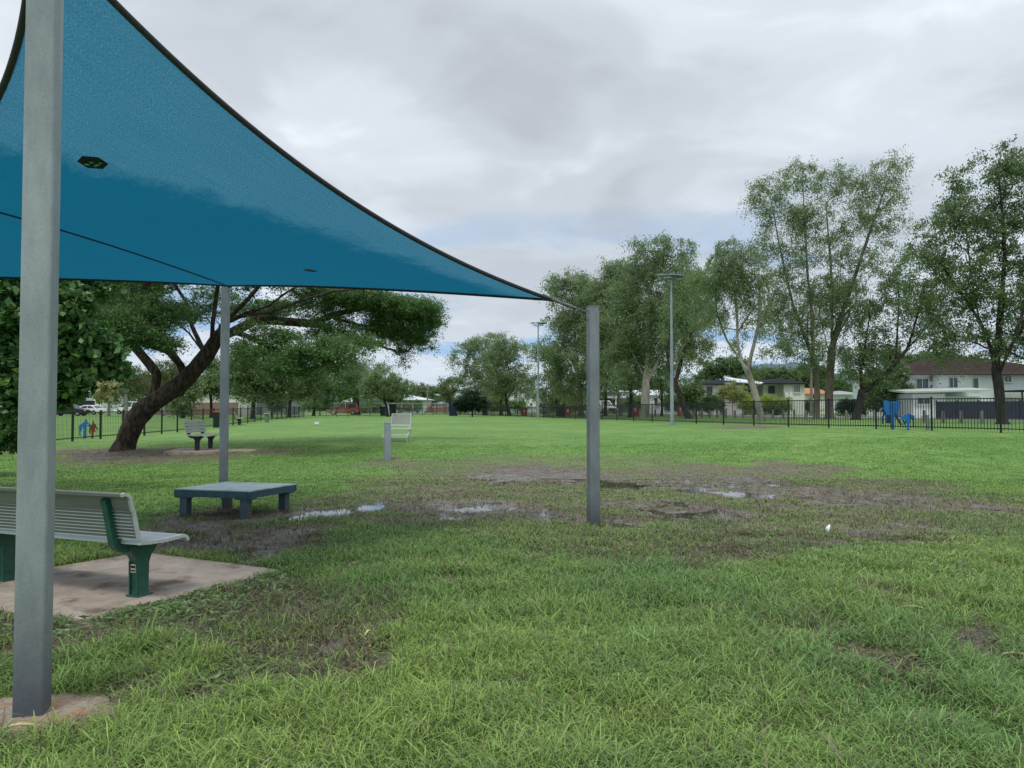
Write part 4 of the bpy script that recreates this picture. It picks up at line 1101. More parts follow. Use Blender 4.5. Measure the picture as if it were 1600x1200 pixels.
car('parked_car', gnd(537, 112), R(185), P_redc, 'faded red car parked behind the chain link fence', 'suv')
car('parked_car', gnd(108, 98), R(5), P_dark, 'dark car parked far left beyond the left fence', 'suv')
car('parked_car', gnd(138, 112), R(175), P_white, 'white vehicle parked far left beyond the blue dog cutout', 'sedan')
car('parked_car', gnd(205, 120), R(175), P_white, 'white vehicle behind the trunk of the leaning tree', 'van')
car('parked_car', gnd(660, 170), R(170), P_silver, 'small distant silver car at the far end of the park', 'sedan')
M_blackb = mat('black_bin', (.012, .014, .018), .5); M_navy = mat('navy_bin', (.01, .02, .06), .5)
wheelie(gnd(598.5, 96), 'dark wheelie bin just left of the small far tree', M_blackb, M_blackb, 0, 1.2)
wheelie(gnd(614, 96), 'black wheelie bin just right of the small far tree', M_blackb, M_blackb, 0, 1.5)
wheelie(gnd(708, 96), 'navy blue bin left of the dark round tree', M_navy, M_navy, 0, 1.9)
wheelie(gnd(757.5, 100), 'dark blue bin right of the dark round tree', M_navy, M_navy, 0, 1.3)
wheelie(gnd(878, 84), 'black bin beside the red and white barrier', M_blackb, M_blackb, 0, 1.4)
# ------------------------------------------------------------------ houses
M_cream = mat('cream_weatherboard', (.70, .68, .63), .8, (.76, .74, .69), 2, 6); M_wwall = mat('white_wall', (.72, .77, .77), .75, (.78, .82, .82), 1.5, 6)
M_roofdk = mat('dark_metal_roof', (.016, .020, .022), .9, (.024, .028, .03), 4, spec=.1); M_maroon = mat('maroon_tile_roof', (.032, .022, .021), .95, (.05, .034, .031), 6, 8, .5, 12, spec=.08)
M_solar = mat('pale_metal_roof', (.62, .64, .66), .4); M_win = mat('window_glass', (.03, .045, .055), .1, (.06, .08, .09), 2, spec=.8); M_frame = mat('window_frame_white', (.7, .7, .68), .6)
M_orange = mat('orange_roof', (.42, .17, .08), .8); M_greenroof = mat('green_metal_roof', (.10, .26, .22), .6); M_brick = mat('brown_brick', (.20, .13, .10), .9, (.28, .19, .15), 10); M_gry = mat('grey_wall', (.30, .31, .33), .8)
M_under = mat('garage_shade', (.02, .022, .025), .8); M_bluewall = mat('pale_blue_wall', (.40, .50, .55), .8)  # near-black stands for the shade inside garages
def window(parent, x, y, z, w, h, side='F', bars=1, m=M_win, sill=True, fm=M_frame):
    """window on the front (y = wall plane, facing -y) as frame + panes"""
    b = MB(); t = .06
    b.box((x, y - .02, z + h / 2 + t / 2), (w + 2 * t, .10, t)); b.box((x, y - .02, z - h / 2 - t / 2), (w + 2 * t, .10, t))
    for s_ in (-1, 1): b.box((x + s_ * (w / 2 + t / 2), y - .02, z), (t, .10, h))
    for k in range(1, bars + 1): b.box((x - w / 2 + w * k / (bars + 1), y - .022, z), (.05, .08, h))
    f = b.build('window', fm, parent)
    b = MB(); b.box((x, y + .002, z), (w, .02, h)); b.build('pane', m, f)
    if sill:
        b = MB(); b.box((x, y - .06, z - h / 2 - t - .03), (w + .25, .16, .05)); b.build('sill', fm, f)
def gable(b, x0, x1, y0, y1, z, rise, over=.4, th=.10, axis='X'):
    """two sloping roof slabs with a ridge along axis"""
    if axis == 'X':
        ym = (y0 + y1) / 2
        for (ya, s_) in ((y0 - over, -1), (y1 + over, 1)):
            zz = z - rise * over / ((y1 - y0) / 2)
            V_ = [(x0 - over, ya, zz), (x1 + over, ya, zz), (x1 + over, ym, z + rise), (x0 - over, ym, z + rise)]
            b.add(V_ + [(p[0], p[1], p[2] + th) for p in V_], [(0, 1, 2, 3), (7, 6, 5, 4), (0, 4, 5, 1), (1, 5, 6, 2), (2, 6, 7, 3), (3, 7, 4, 0)])
def hip(b, x0, x1, y0, y1, z, rise, over=.5, th=.12):
    x0 -= over; x1 += over; y0 -= over; y1 += over; d = min(x1 - x0, y1 - y0) / 2; ym = (y0 + y1) / 2
    V_ = [(x0, y0, z), (x1, y0, z), (x1, y1, z), (x0, y1, z), (x0 + d, ym, z + rise), (x1 - d, ym, z + rise)]
    if x1 - x0 <= y1 - y0:
        xm = (x0 + x1) / 2; V_[4] = (xm, y0 + d, z + rise); V_[5] = (xm, y1 - d, z + rise)
        Fs_ = [(0, 1, 4), (1, 2, 5, 4), (2, 3, 5), (3, 0, 4, 5)]
    else: Fs_ = [(0, 1, 5, 4), (1, 2, 5), (2, 3, 4, 5), (3, 0, 4)]
    b.add(V_, Fs_ + [(3, 2, 1, 0)])
    for (a, c) in ((0, 1), (1, 2), (2, 3), (3, 0)): b.seg((V_[a][0], V_[a][1], z - th / 2), (V_[c][0], V_[c][1], z - th / 2), .06, th)
def pxm(D): return D / FPX
# cream highset house behind the leaning gum
D = 84; k = pxm(D); o0 = gnd(1175, D); H_ = empty('cream_house', o0, 0, 'cream highset house with dark roof and a pale skillion, behind yellow green shrubs', 'house')
def hx(px): return (px - 1175) * k
def hzz(py): return at(1175, py, D).z - o0.z
z0_, ze = 0, hzz(600)
b = MB(); b.box(((hx(1098) + hx(1160)) / 2, 4, ze / 2), (hx(1160) - hx(1098), 8, ze)); b.build('wall', M_cream, H_)
b = MB(); b.box(((hx(1160) + hx(1196)) / 2, 5.5, ze / 2), (hx(1196) - hx(1160), 5, ze)); b.build('wall', M_cream, H_)
b = MB(); b.box(((hx(1196) + hx(1220)) / 2, 4.3, ze / 2), (hx(1220) - hx(1196), 7.2, ze)); b.build('wall', M_cream, H_)
b = MB(); b.box(((hx(1220) + hx(1252)) / 2, 3, ze / 2 + .02), (hx(1252) - hx(1220), 8, ze)); b.build('wall', M_cream, H_)
b = MB(); hip(b, hx(1098), hx(1165), 0, 8, ze + .02, .55); b.build('roof', M_roofdk, H_)
b = MB(); hip(b, hx(1196), hx(1252), -1, 8.2, ze + .05, .62); b.build('roof', M_roofdk, H_)
b = MB(); V_ = [(hx(1152), .2, hzz(598)), (hx(1206), -.6, hzz(602)), (hx(1206), 5, hzz(595)), (hx(1152), 5.5, hzz(587))]
b.add(V_ + [(p[0], p[1], p[2] + .12) for p in V_], [(0, 1, 2, 3), (7, 6, 5, 4), (0, 4, 5, 1), (1, 5, 6, 2), (2, 6, 7, 3), (3, 7, 4, 0)]); b.build('skillion_roof', M_solar, H_)
fm_ = mat('dark_window_frame', (.05, .05, .055), .6)
window(H_, hx(1109), 0, hzz(611), 6.5 * k, 11 * k, bars=0, fm=fm_); window(H_, hx(1135), 0, hzz(607), 6 * k, 5 * k, bars=0, fm=fm_)
window(H_, hx(1209), .7, hzz(608.5), 8 * k, 9.5 * k, bars=0, fm=fm_); window(H_, hx(1240), -1.0, hzz(608.5), 8.5 * k, 9.5 * k, bars=3)
window(H_, hx(1178), 3.0, hzz(608.5), 15 * k, 9 * k, bars=2, fm=fm_, sill=False)
b = MB(); 
for q in range(7): b.box((hx(1176) + q * .35, 1.9, hzz(618)), (.05, .05, .8))
b.seg((hx(1174), 1.9, hzz(613)), (hx(1200), 1.9, hzz(613)), .06); b.box((hx(1186), 2.5, hzz(623)), (hx(1200) - hx(1172), 1.6, .15)); b.build('verandah_rail', M_frame, H_)
for xx in (1223.5, 1228.5):
    b = MB(); b.box((hx(xx), -1.2, hzz(618)), (.5, .35, .55), bev=.03); b.tube([(hx(xx), -1.385, hzz(618)), (hx(xx), -1.40, hzz(618))], .18, 12); b.build('air_conditioner', M_frame, H_)
b = MB(); b.box((hx(1136), -.2, hzz(602)), (.55, .4, .5), bev=.03); b.build('air_conditioner', M_frame, H_)
# two-storey white house, right
D = 62; k = pxm(D); o0 = gnd(1500, D); H_ = empty('white_house', o0, 0, 'white two storey house with maroon tiled roof behind the dark panel fence', 'house')
def hx(px): return (px - 1500) * k
def hzz(py): return at(1500, py, D).z - o0.z
ze = hzz(584.5)
b = MB(); b.box(((hx(1436) + hx(1700)) / 2, 7, ze / 2), (hx(1700) - hx(1436), 10, ze)); b.build('wall', M_wwall, H_)
b = MB(); hip(b, hx(1442), hx(1700), 2, 12, ze + .12, 1.75, over=.7); b.build('roof', M_maroon, H_)
b = MB(); b.seg((hx(1419), 1.35, ze + .06), (hx(1715), 1.35, ze + .06), .12, .14); b.build('gutter', M_frame, H_)
b = MB(); b.box(((hx(1405) + hx(1452)) / 2 + .6, 1.2, hzz(615) / 2), (hx(1455) - hx(1405), 4.6, hzz(616))); b.build('lower_wall', M_wwall, H_)
b = MB(); zz_ = hzz(614); V_ = [(hx(1398), -1.7, zz_ - .05), (hx(1532), -1.7, zz_ + .12), (hx(1532), 2.0, zz_ + .38), (hx(1398), 2.0, zz_ + .22)]
b.add(V_ + [(p[0], p[1], p[2] + .14) for p in V_], [(0, 1, 2, 3), (7, 6, 5, 4), (0, 4, 5, 1), (1, 5, 6, 2), (2, 6, 7, 3), (3, 7, 4, 0)]); b.build('lower_roof', mat('pale_green_roof', (.42, .47, .42), .5), H_)
b = MB(); b.box(((hx(1460) + hx(1530)) / 2, .9, hzz(620) / 2), (hx(1530) - hx(1460), 2.0, hzz(619))); b.build('lower_wall', M_wwall, H_)
window(H_, hx(1462), 2.0, hzz(599), 19 * k, 17 * k, bars=1); window(H_, hx(1512), 2.0, hzz(597), 13 * k, 16 * k, bars=1); window(H_, hx(1548), 2.0, hzz(598), 8 * k, 17 * k, bars=0); window(H_, hx(1600), 2.0, hzz(591), 10 * k, 9 * k)
window(H_, hx(1431.5), -1.1, hzz(626.5), 19 * k, 9 * k, bars=1)
b = MB(); b.box((hx(1479), 1.75, hzz(591)), (.5, .5, .4), bev=.03); b.build('air_conditioner', M_gry, H_)
b = MB(); b.box((hx(1479), 1.8, hzz(605)), (.4, .35, .5), bev=.03); b.build('air_conditioner', M_gry, H_)
b = MB(); b.box((hx(1608), 0, hzz(611)), (3.4, 3.4, .12)); 
for s_ in (-1, 1): b.seg((hx(1608) + s_ * 1.6, -1.6, 0), (hx(1608) + s_ * 1.6, -1.6, hzz(612)), .09)
b.build('carport', M_roofdk, H_)
# dark panel fence in front of it
M_navyf = mat('dark_panel_fence', (.035, .045, .062), .6, (.045, .056, .075), 3)
root = empty('panel_fence', gnd(1463, 53), 0, 'dark blue grey steel panel fence in front of the white two storey house', 'fence')
o1 = gnd(1463, 53)
for i in range(7):
    a = gnd(1463 + i * 33, 53 - i * .9) - o1; c = gnd(1463 + (i + 1) * 33, 53 - (i + 1) * .9) - o1
    b = MB(); b.seg((a.x, a.y, .62), (c.x, c.y, .62), .04, 1.22)
    nseg = 9
    for q in range(nseg): 
        p = a.lerp(c, (q + .5) / nseg); b.box((p.x, p.y - .03, .62), (.05, .03, 1.18))
    b.build('panel', M_navyf, root)
    b = MB(); b.box((a.x, a.y - .02, .64), (.09, .10, 1.34)); b.build('post', M_navyf, root)
def simple_house(name, label, px0, px1, D, yeave, yridge, wallm, roofm, wins, depth=8, low=None, style='hip'):
    pm = (px0 + px1) / 2; k_ = pxm(D); o_ = gnd(pm, D); e = empty(name, o_, 0, label, 'house')
    fx = lambda px: (px - pm) * k_; fz = lambda py: at(pm, py, D).z - o_.z
    ze_ = fz(yeave); b = MB(); b.box((0, depth / 2, ze_ / 2), ((px1 - px0) * k_, depth, ze_)); b.build('wall', wallm, e)
    b = MB()
    if style == 'hip': hip(b, fx(px0), fx(px1), 0, depth, ze_ + .08, fz(yridge) - ze_)
    else: gable(b, fx(px0), fx(px1), 0, depth, ze_ + .05, fz(yridge) - ze_)
    b.build('roof', roofm, e)
    for (wx, wy, ww, wh, br) in wins: window(e, fx(wx), 0, fz(wy), ww * k_, wh * k_, bars=br)
    if low:
        b = MB(); b.box((fx(low[0]), -.03, fz(low[1])), (low[2] * k_, .08, low[3] * k_)); b.build('garage_shade_panel', M_under, e)  # flat dark panel on the wall, interior shade put in as colour
    return e, fx, fz, k_
simple_house('small_house', 'small pale house with orange roof right of the cream house', 1255, 1292, 92, 616, 607, M_cream, M_orange, [(1270, 620, 7, 6, 1)], style='gable')
simple_house('white_house', 'white two storey house seen through trees near the second floodlight pole', 792, 856, 165, 607, 599, M_wwall, M_solar, [(822, 617, 4, 8, 1), (835, 618, 5, 7, 1), (850, 617, 4, 8, 0), (806, 618, 5, 8, 1), (818, 632, 4, 4, 0), (830, 632, 4, 4, 0)], low=(842, 633, 6, 7))
e, fx, fz, k_ = simple_house('grey_house', 'pale grey house with open carport behind the white four wheel drive', 925, 986, 112, 612, 610, M_gry, M_solar, [(944, 617, 4, 3, 0), (960, 617, 5, 3, 1), (975, 617, 4, 3, 0)], low=(948, 630, 34, 12))
b = MB(); b.box((0, -1.6, fz(621)), (62 * k_, 3.4, .25)); b.build('carport_roof', M_solar, e)
for q in (930, 958, 982): b = MB(); b.box((fx(q), -3.0, fz(621) / 2), (.18, .18, fz(622))); b.build('carport_post', M_frame, e)
simple_house('green_roofed_house', 'low house with green roof behind the pale multi trunk tree', 975, 1012, 125, 617, 610, M_gry, M_greenroof, [(985, 626, 5, 6, 1)])
simple_house('low_white_house', 'low white house with pale roof left of the nearest floodlight pole', 1000, 1052, 96, 618, 610, M_wwall, M_solar, [(1025, 628, 5, 12, 0), (1038, 628, 4, 9, 0)], style='gable')
simple_house('white_house', 'white house behind the big leafed tree at far left', 88, 158, 140, 612, 602, M_wwall, M_solar, [(112, 622, 6, 6, 1), (140, 620, 8, 5, 1)], low=(128, 630, 40, 8))
e, fx, fz, k_ = simple_house('brick_house', 'two tone house with brick lower wall behind the grey green bench', 298, 372, 108, 612, 604, M_cream, M_roofdk, [(312, 618, 9, 6, 1), (345, 618, 10, 6, 2)])
b = MB(); b.box((0, -.08, fz(640)), (74 * k_, .2, 22 * k_)); b.build('brick_base', M_brick, e)
simple_house('grey_house', 'low grey house behind the trees left of centre', 395, 445, 116, 622, 614, M_gry, M_roofdk, [(405, 628, 8, 5, 1), (430, 628, 8, 5, 1)])
simple_house('blue_house', 'pale blue house behind the small far tree', 555, 668, 150, 625, 617, M_bluewall, M_solar, [(575, 631, 6, 4, 1), (640, 628, 6, 5, 1), (655, 628, 5, 5, 1)])
simple_house('grey_house', 'small grey roofed house left of the dark round tree', 682, 712, 170, 631, 625, M_gry, mat('blue_grey_roof', (.22, .27, .33), .6), [(692, 635, 4, 3, 0)])
simple_house('blue_house', 'small pale blue house in front of the far chain link fence trees', 538, 556, 160, 628, 618, M_bluewall, M_solar, [(546, 632, 4, 3, 0)])
simple_house('low_white_house', 'white walled house glimpsed right of the orange roofed house', 1300, 1345, 105, 617, 611, M_wwall, M_gry, [(1318, 626, 6, 5, 0)])
simple_house('brick_house', 'red brown shed wall behind the trunk of the leaning tree', 240, 290, 112, 632, 626, M_brick, M_roofdk, [(250, 637, 6, 4, 0)])
# playground pieces and a utility pole far behind
M_play = mat('orange_plastic', (.55, .17, .03), .5); M_terr = mat('terracotta_fence', (.30, .13, .08), .8)
g_ = gnd(655, 152); root = empty('low_red_fence', g_, 0, 'low terracotta coloured fence far behind the lawn', 'fence')
for i in range(10):
    b = MB(); b.box((-4.2 + i * 1.0 * 1.0, 0, .7), (.95, .06, 1.2)); b.build('panel', M_terr, root)
g_ = gnd(671, 140); e = empty('play_equipment', g_, 0, 'small orange play equipment far behind the lawn', 'play equipment')
b = MB(); b.prism([(-1, 0), (-.7, 0), (0, 1.5), (.3, 1.5), (.3, 1.7), (-.15, 1.7)], -.3, .3, 'Y'); b.build('slide', M_play, e)
b = MB(); 
for s_ in (-1, 1):
    for t_ in (0, 1): b.box((.3 + t_ * .9, s_ * .4, 1.0), (.1, .1, 2.0))
b.box((.75, 0, 1.4), (1.0, .9, .1)); b.build('tower', M_navy, e)
def upole(px, D, ytop, label, arms=True):
    g_ = gnd(px, D); H = at(px, ytop, D).z - g_.z; e = empty('power_pole', g_, 0, label, 'power pole')
    b = MB(); b.tube([(0, 0, 0), (0, 0, H)], [.17, .11], 8); b.build('pole', M_timber, e)
    if arms:
        b = MB(); b.box((0, 0, H - .5), (2.2, .12, .12)); b.box((0, 0, H - 1.3), (1.6, .1, .1))
        for q in (-1, -.4, .4, 1): b.tube([(q, 0, H - .45), (q, 0, H - .25)], .05, 6)
        b.build('crossarm', M_timber, e)
upole(668, 140, 600, 'timber power pole with crossarms above the far houses')
upole(853, 120, 606, 'dark timber pole just right of the second floodlight pole', False)
upole(1268, 75, 575, 'thin pale pole behind the paired trunks', False)
# overhead wires between poles are thin dark lines behind the gum
# distant hills
hb = MB(); vs = []; n = 160
for i in range(n + 1):
    a = -1.25 + 2.5 * i / n; Dh = 900
    x_ = math.tan(a) * Dh; pxh = 800 + FPX * math.tan(a)
    h_ = 8 + 40 * math.exp(-((pxh - 1240) / 130) ** 2) + 18 * math.exp(-((pxh - 1480) / 200) ** 2) + 12 * math.exp(-((pxh - 1090) / 60) ** 2) + 5 * math.sin(i * .7) + 3 * math.sin(i * 1.9)
    vs += [(x_, Dh - 120, -1), (x_, Dh - 40, max(2, h_ * .62)), (x_, Dh + 20, max(2, h_)), (x_, Dh + 260, -1)]
fs = [(i * 4 + q, i * 4 + q + 1, i * 4 + q + 5, i * 4 + q + 4) for i in range(n) for q in range(3)]
hb.add(vs, fs, True); tag(hb.build('hills', mat('hill_scrub', (.07, .10, .12), .95, (.10, .135, .15), .02, 8)), kind='structure')
# ------------------------------------------------------------------ trees
def leaves_mesh(name, C, size, asp, m, parent, rng, droop=0.0, flat=0.0, tone=None, yellow=.06, org=None):
    """C: (N,3) leaf centres; each leaf is a pointed four-sided face with a fold"""
    n = len(C); s = size * (.6 + .8 * rng.random(n))
    d = rng.normal(0, 1, (n, 3)); d[:, 2] *= (1 - flat); d[:, 2] -= droop * 1.6
    d /= np.linalg.norm(d, axis=1)[:, None]
    r = rng.normal(0, 1, (n, 3)); r[:, 2] *= (1 - flat * .8)
    if flat: 
        up = np.array([0, 0, 1.0]) + rng.normal(0, 1.0 - flat * .6, (n, 3)); w = np.cross(d, up)
    else: w = np.cross(d, r)
    w /= (np.linalg.norm(w, axis=1)[:, None] + 1e-9)
    nrm = np.cross(d, w)
    a = C - d * s[:, None] / 2; b = C + d * s[:, None] / 2
    mid_ = C - d * s[:, None] * .05 + nrm * s[:, None] * .08
    l = mid_ + w * (s * asp / 2)[:, None]; q = mid_ - w * (s * asp / 2)[:, None]
    V = np.stack([a, l, b, q], 1).reshape(-1, 3)
    F = np.arange(n * 4).reshape(n, 4)
    t = np.clip(rng.random(n) * .75 + (tone if tone is not None else .12) , 0, 1)
    ye = np.where(rng.random(n) < yellow, rng.random(n) * .9, 0)
    col = np.repeat(np.stack([t, ye, t * 0], -1)[:, None, :], 4, 1).reshape(-1, 3)
    return np_mesh(name, V, F, m, parent, col=col)

PERK = 4.6; RB = .68; LK = .80
class Skel:
    def __init__(s): s.p = []; s.par = []; s.ch = []
    def add(s, p, par):
        s.p.append(Vector(p)); s.par.append(par); s.ch.append([])
        if par >= 0: s.ch[par].append(len(s.p) - 1)
        return len(s.p) - 1
def grow(trunks, clumps, rnd, r_base, step=.5, lift=.25, low=0.25, tip=.012, expo=2.4, wob=.10):
    """trunks: list of polylines (lists of Vector); polylines after the first attach to the nearest existing node"""
    S = Skel()
    trunk_nodes = set()
    for ti, tr_ in enumerate(trunks):
        if ti == 0: last = S.add(tr_[0], -1); seq = tr_[1:]
        else:
            last = min(range(len(S.p)), key=lambda i: (S.p[i] - tr_[0]).length); seq = tr_
            if (S.p[last] - tr_[0]).length < .05: seq = tr_[1:]
        trunk_nodes.add(last)
        for q in seq:
            p0 = S.p[last].copy(); q = Vector(q); L_ = (q - p0).length; n = max(1, int(L_ / step))
            for k in range(1, n + 1):
                p = p0.lerp(q, k / n)
                if k < n: p += Vector((rnd.uniform(-1, 1), rnd.uniform(-1, 1), 0)) * wob * .25 * step
                last = S.add(p, last); trunk_nodes.add(last)
    base = Vector(trunks[0][0]); ztop = max(p.z for p in S.p); zmin = base.z + (ztop - base.z) * low
    tn_ = np.array([tuple(S.p[i]) for i in sorted(trunk_nodes)])
    cl_ = np.array([tuple(c) for c in clumps])
    dmin = np.array([np.min(((tn_ - c) ** 2).sum(1)) for c in cl_]); order = np.argsort(dmin)
    cap_ = len(S.p) + 60000; A = np.zeros((cap_, 3)); Dr = np.zeros((cap_, 3)); ok = np.ones(cap_, dtype=bool); m_ = 0
    def push(i):
        p = S.p[i]; A[i] = p
        d_ = (p - S.p[S.par[i]]) if S.par[i] >= 0 else Vector((0, 0, 1))
        d_ = d_.normalized() if d_.length > 0 else Vector((0, 0, 1)); Dr[i] = d_
        ok[i] = not (i in trunk_nodes and p.z < zmin)
    for i in range(len(S.p)): push(i)
    for ci in order:
        c = Vector(cl_[ci]); m_ = len(S.p)
        if m_ > cap_ - 400: break
        v_ = cl_[ci] - A[:m_]; d_ = np.sqrt((v_ ** 2).sum(1)) + 1e-6; vz = v_[:, 2] / d_
        pen = 1 + .8 * np.clip(-vz, 0, 1) + .45 * np.clip(.3 - (v_ * Dr[:m_]).sum(1) / d_, 0, 2)
        sc_ = np.where(ok[:m_], d_ * pen, 1e9); best = int(np.argmin(sc_))
        p0 = S.p[best]; v = c - p0; d = v.length; n = max(1, min(30, int(d / step)))
        pd0 = Vector(Dr[best])
        ctrl = p0 + (pd0 * .4 + v.normalized() * .4 + Vector((0, 0, lift))).normalized() * d * .45
        last = best
        for k in range(1, n + 1):
            t = k / n; p = p0 * (1 - t) ** 2 + ctrl * 2 * t * (1 - t) + c * t * t
            if k < n: p = p + Vector((rnd.uniform(-1, 1), rnd.uniform(-1, 1), rnd.uniform(-1, 1))) * wob * step
            last = S.add(p, last); push(last)
    n = len(S.p); rad = [0.0] * n
    for i in range(n - 1, -1, -1):
        if not S.ch[i]: rad[i] = tip
        else: rad[i] = (sum(rad[c] ** expo for c in S.ch[i])) ** (1 / expo) + tip * .03
    pw = math.log(r_base / tip) / math.log(rad[0] / tip) if rad[0] > tip * 1.2 and r_base > tip else 1.0
    rad = [tip * (r / tip) ** pw for r in rad]
    return S, rad
def skel_mesh(name, S, rad, m, parent, flare=1.5, sides=7, rough=0.0, rnd=None):
    b = MB(); done = set(); stack = [0]
    starts = [(0, -1)]
    while starts:
        i, par = starts.pop(); pts = []; rs = []
        if par >= 0: pts.append(S.p[par]); rs.append(min(rad[par], rad[i] * 1.25))
        cur = i
        while True:
            pts.append(S.p[cur]); rs.append(rad[cur])
            ch = sorted(S.ch[cur], key=lambda c: -rad[c])
            if not ch: break
            for c in ch[1:]: starts.append((c, cur))
            cur = ch[0]
        if par < 0 and flare > 1:
            p0 = pts[0]; pts = [p0 + Vector((0, 0, -.35)), p0 + Vector((0, 0, .0)), p0.lerp(pts[1], .35)] + pts[1:]
            rs = [rs[0] * flare * 1.1, rs[0] * flare, rs[0] * (1 + (flare - 1) * .35)] + rs[1:]
        if len(pts) < 2: continue
        r0 = rs[0]; nn = sides + 5 if r0 > .2 else (sides if r0 > .05 else (5 if r0 > .02 else 3))
        if par < 0 and rough: nn = 22
        k0 = len(b.v); b.tube(pts, rs, nn, cap=(r0 > .05))
        if rough and r0 > .1:
            for q in range(k0, k0 + nn * len(pts)):
                ring = (q - k0) // nn; c = pts[min(ring, len(pts) - 1)]; v = Vector(b.v[q]) - Vector(c); ang = (q - k0) % nn
                f = 1 + rough * (math.sin(ang * 6.28 * 3 / nn + ring * .35) * .5 + math.sin(ang * 6.28 * 5 / nn - ring * .5) * .35 + rnd.uniform(-.4, .4))
                b.v[q] = tuple(Vector(c) + v * f)
    return b.build(name, m, parent, fix=False)
def ell_points(e, n, rnd, D, org, thick=.85, shell=.35):
    px, py, rx, ry = e[:4]; dz_ = e[4] if len(e) > 4 else 0
    c = at(px, py, D); k = D / FPX; out = []
    while len(out) < n:
        u = Vector((rnd.gauss(0, 1), rnd.gauss(0, 1), rnd.gauss(0, 1))); u.normalize(); r_ = rnd.random() ** shell
        out.append(Vector((c.x + u.x * rx * k * r_, c.y + dz_ + u.y * (rx + ry) / 2 * k * r_ * thick, c.z + u.z * ry * k * r_)) - org)
    return out
def tree(name, label, D, trunks, ells, m_leaf, m_bark, r_base, leaf=.16, asp=.4, per=60, dens=1.0, csize=26, droop=.0, flat=.0, seed=1, step=None, lift=.25, low=.3,
         group=None, thick=.85, flare=1.5, tone=.12, yellow=.06, rough=0, tip=None, cspread=1.0, cat='tree', base=None, czs=.75, shell=.4, fruit=None):
    rnd = random.Random(seed); rng = np.random.default_rng(seed); k = D / FPX
    b0 = trunks[0][0]; org = gnd(b0[0], D) if base is None else base
    T = []
    for ti, tr_ in enumerate(trunks):
        q = []
        for j, p in enumerate(tr_):
            dd_ = p[2] if len(p) > 2 else 0
            if ti == 0 and j == 0: q.append(Vector((0, 0, 0)))
            else: q.append(at(p[0], p[1], D + dd_) - org)
        T.append(q)
    root = empty(name, org, 0, label, cat, group)
    cl = []; 
    for e in ells:
        area = math.pi * e[2] * e[3] * (e[5] if len(e) > 5 else 1)
        n = max(2, int(area / (csize * csize) * dens * 2.3)); cl += ell_points(e, n, rnd, D, org, thick, shell)
    cr = csize * k * .80 * cspread
    S, rad = grow(T, cl, rnd, r_base * RB, step or max(.25, 9 * k), lift, low, tip or max(.007, .11 * k))
    skel_mesh('trunk', S, rad, m_bark, root, flare, rough=rough, rnd=rnd)
    C = np.array([[c.x, c.y, c.z] for c in cl]); sz = .55 + .9 * rng.random(len(cl))
    cnt = np.maximum(4, (per * PERK * sz ** 1.5)).astype(int)
    ctr = np.repeat(C, cnt, 0); ss = np.repeat(sz, cnt)
    ntw = 7
    cid = np.repeat(np.arange(len(cl)), cnt); tw = rng.integers(0, ntw, len(cid))
    TD = rng.normal(0, 1, (len(cl), ntw, 3)); TD[..., 2] = TD[..., 2] * czs + .25; TD /= np.linalg.norm(TD, axis=2)[..., None]
    TD *= (.65 + .6 * rng.random((len(cl), ntw)))[..., None]
    dd = TD[cid, tw]; tt = rng.random(len(cid)) ** .6
    P = ctr + (dd * tt[:, None] + rng.normal(0, .17, dd.shape) * (.5 + .6 * tt[:, None])) * (cr * 1.25 * ss)[:, None] * np.array([1, 1, .6 + .4 * czs])
    P[:, 2] -= (.25 + droop * 1.1) * cr * ss * tt ** 2
    tn = np.repeat(rng.normal(0, .10, len(cl)), cnt) + tone
    leaves_mesh('crown', P, leaf * LK, asp, m_leaf, root, rng, droop, flat, tone=tn, yellow=yellow)
    return root
L_gum = leaf_mat('gum_leaves', (.125, .20, .09), (.30, .39, .18), .42, .45, (.22, .22, .07))
L_gumdk = leaf_mat('dark_green_leaves', (.075, .138, .058), (.21, .295, .12), .4, .45, (.14, .17, .05))
L_rain = leaf_mat('rain_tree_leaflets', (.045, .115, .036), (.16, .28, .075), .35, .5, (.18, .24, .06))
L_broad = leaf_mat('broad_glossy_leaves', (.04, .12, .04), (.17, .31, .085), .3, .3, (.30, .38, .10))
L_mid = leaf_mat('mid_green_leaves', (.045, .105, .035), (.13, .235, .065), .3, .5, (.2, .22, .05))
L_yel = leaf_mat('yellow_green_leaves', (.20, .28, .03), (.42, .50, .07), .35, .5, (.4, .42, .1))
L_olive = leaf_mat('olive_leaves', (.09, .12, .045), (.17, .20, .085), .35, .5, (.3, .25, .1))
L_dark = leaf_mat('very_dark_leaves', (.010, .030, .016), (.03, .065, .028), .2, .5, (.08, .1, .03))

